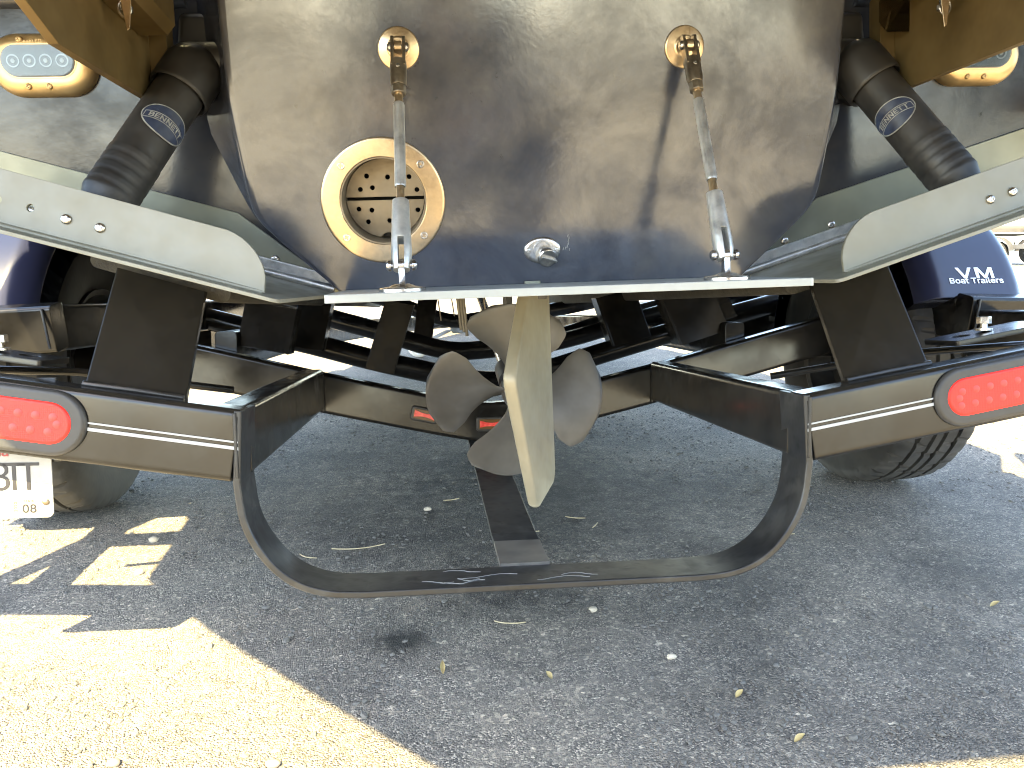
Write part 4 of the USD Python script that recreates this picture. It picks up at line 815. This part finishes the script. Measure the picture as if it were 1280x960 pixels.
seg = [('hip', 'waist'), ('waist', 'chest'), ('chest', 'shl'), ('chest', 'shr'), ('chest', 'neck'), ('neck', 'head'), ('head', 'crown'), ('head', 'chin'), ('head', 'nose'), ('head', 'earl'), ('head', 'earr'), ('hip', 'hipl'), ('hip', 'hipr')]
for q in 'lr': seg += [('sh'+q, 'el'+q), ('el'+q, 'wr'+q), ('wr'+q, 'pa'+q), ('hip'+q, 'kn'+q), ('kn'+q, 'an'+q), ('an'+q, 'he'+q), ('an'+q, 'to'+q)] + [('pa'+q, f'f{q}{k}a') for k in range(4)] + [(f'f{q}{k}a', f'f{q}{k}b') for k in range(4)] + [(f'f{q}{k}b', f'f{q}{k}c') for k in range(4)] + [('pa'+q, f't{q}a'), (f't{q}a', f't{q}b')]
per = thing('person', (px0, -.5, 0), 'person in dark clothes crouching behind the camera, mirrored faintly in the stern', 'person')
obj('body', bones(J, seg, .008, 8), 'skin', per, 'W', smooth=True)
grow = lambda names, d: {k: ((v[0]), v[1]+(d if k in names else 0)) for k, v in J.items()}
Js = {k: (v[0], v[1]+.009) for k, v in J.items()}
obj('shirt', bones(Js, [('hip', 'waist'), ('waist', 'chest'), ('chest', 'shl'), ('chest', 'shr'), ('shl', 'ell'), ('shr', 'elr')]), 'shirt', per, 'W', smooth=True)
obj('trousers', bones(Js, [('hip', 'hipl'), ('hip', 'hipr'), ('hipl', 'knl'), ('hipr', 'knr'), ('knl', 'anl'), ('knr', 'anr')]), 'trousers', per, 'W', smooth=True)
for q in 'lr': obj('shoe', bones(Js, [('an'+q, 'he'+q), ('an'+q, 'to'+q), ('he'+q, 'to'+q)]), 'shoe', per, 'W', smooth=True)
hj = {'a': ((px0, -.455, 1.10), .100), 'b': ((px0, -.50, 1.05), .085), 'c': ((px0, -.48, .99), .06)}
obj('hair', bones(hj, [('a', 'b'), ('b', 'c')]), 'hair', per, 'W', smooth=True)
for q in (-1, 1): obj('eye', lathe([(0, .0), (.011, .003), (.013, .008), (.009, .014), (0, .017)], A(px0+q*.033, -.345, 1.047), (0, 1, 0), 16), 'hole', per, 'W')
obj('mouth', box(px0-.022, px0+.022, -.311, -.306, .985, .991), 'plate_red', per, 'W')
ph = Polygon(rrect(.150, .074, .010)); phm = extr(ph, .008, Ew - Fw*.030 + Uw*.0 - Rw*.055, Rw, Uw)
obj('mobile_phone', phm, 'rubber', fr='W', label='slim black mobile phone held sideways by the crouching person', category='phone')

MT['leaves'] = usdkit.material(stage, '/World/Looks/tree_leaves', {'g': ('geometry', {}), 'r': ('rgb_ramp', {'ramp': [(0, (.035, .055, .018)), (.6, (.06, .085, .028)), (1, (.11, .13, .05))]}), 'd': ('diffuse_bsdf', {}), 't': ('translucent_bsdf', {}), 'm': ('mix_closure', {'fac': .3})},
    [('g.random_per_island', 'r.fac'), ('r.color', 'd.color'), ('r.color', 't.color'), ('d.BSDF', 'm.closure1'), ('t.BSDF', 'm.closure2')], surface='m.closure')
MT['bark'] = pm('bark', (.09, .065, .045), (.14, .11, .08), nscale=9, rough=.9, bevel=0)
def tree(x, y, h, w, seed, label):
    r = np.random.default_rng(seed); t = thing('added_tree', (x, y, 0), label, 'tree', 'added unseen trees behind the camera')
    ms = [tube([A(x, y, 0), A(x+.1, y, h*.3), A(x+.2*r.normal(), y, h*.6)], .16, 10)]
    cl = np.array([[x + w*.33*r.normal(), y + w*.33*r.normal(), h*(.38+.55*r.random())] for _ in range(16)])
    for c in cl[:7]: ms.append(tube([A(x+.05, y, h*.32), (A(x, y, h*.5)+c)/2, c], .05, 6))
    obj('trunk', ms[0], 'bark', t, 'W'); 
    for m in ms[1:]: obj('limb', m, 'bark', t, 'W')
    n = 3200; k = r.integers(0, len(cl), n); d = r.normal(size=(n, 3)); d /= np.linalg.norm(d, axis=1, keepdims=True)
    P = cl[k] + d*(w*.26*r.random((n, 1))**.4)*A(1, 1, .7); a = r.normal(size=(n, 3)); a /= np.linalg.norm(a, axis=1, keepdims=True); b = np.cross(a, r.normal(size=(n, 3))); b /= np.linalg.norm(b, axis=1, keepdims=True)
    sz = .12+.11*r.random((n, 1)); V = np.stack([P-a*sz, P+b*sz*.5, P+a*sz, P-b*sz*.5], 1).reshape(-1, 3); q = np.arange(n)[:, None]*4
    obj('crown', trimesh.Trimesh(V, np.vstack([q+[0, 1, 2], q+[0, 2, 3]]), process=False), 'leaves', t, 'W', smooth=False)
for k, (x, y, h, w) in enumerate([(-3.2, -15, 4.6, 3.4), (.2, -17, 5.4, 4.0), (4.0, -15.5, 4.8, 3.6), (8.2, -17, 5.6, 4.2), (13, -16, 5.0, 4.0), (19, -14, 5.5, 4.4), (1.9, -21, 6.0, 4.4)]):  # unseen trees, added to block horizon glare in the reflections
    tree(x, y, h, w, 40+k, ['leftmost added tree of the row mirrored in the stern, short and open', 'tall broad added tree just left behind the crouching person', 'rounded added tree right behind the crouching person', 'tall spreading added tree right of the rounded one', 'loose added tree second from the right end of the row', 'widest added tree at the right end of the row', 'tallest added tree standing behind the row'][k])
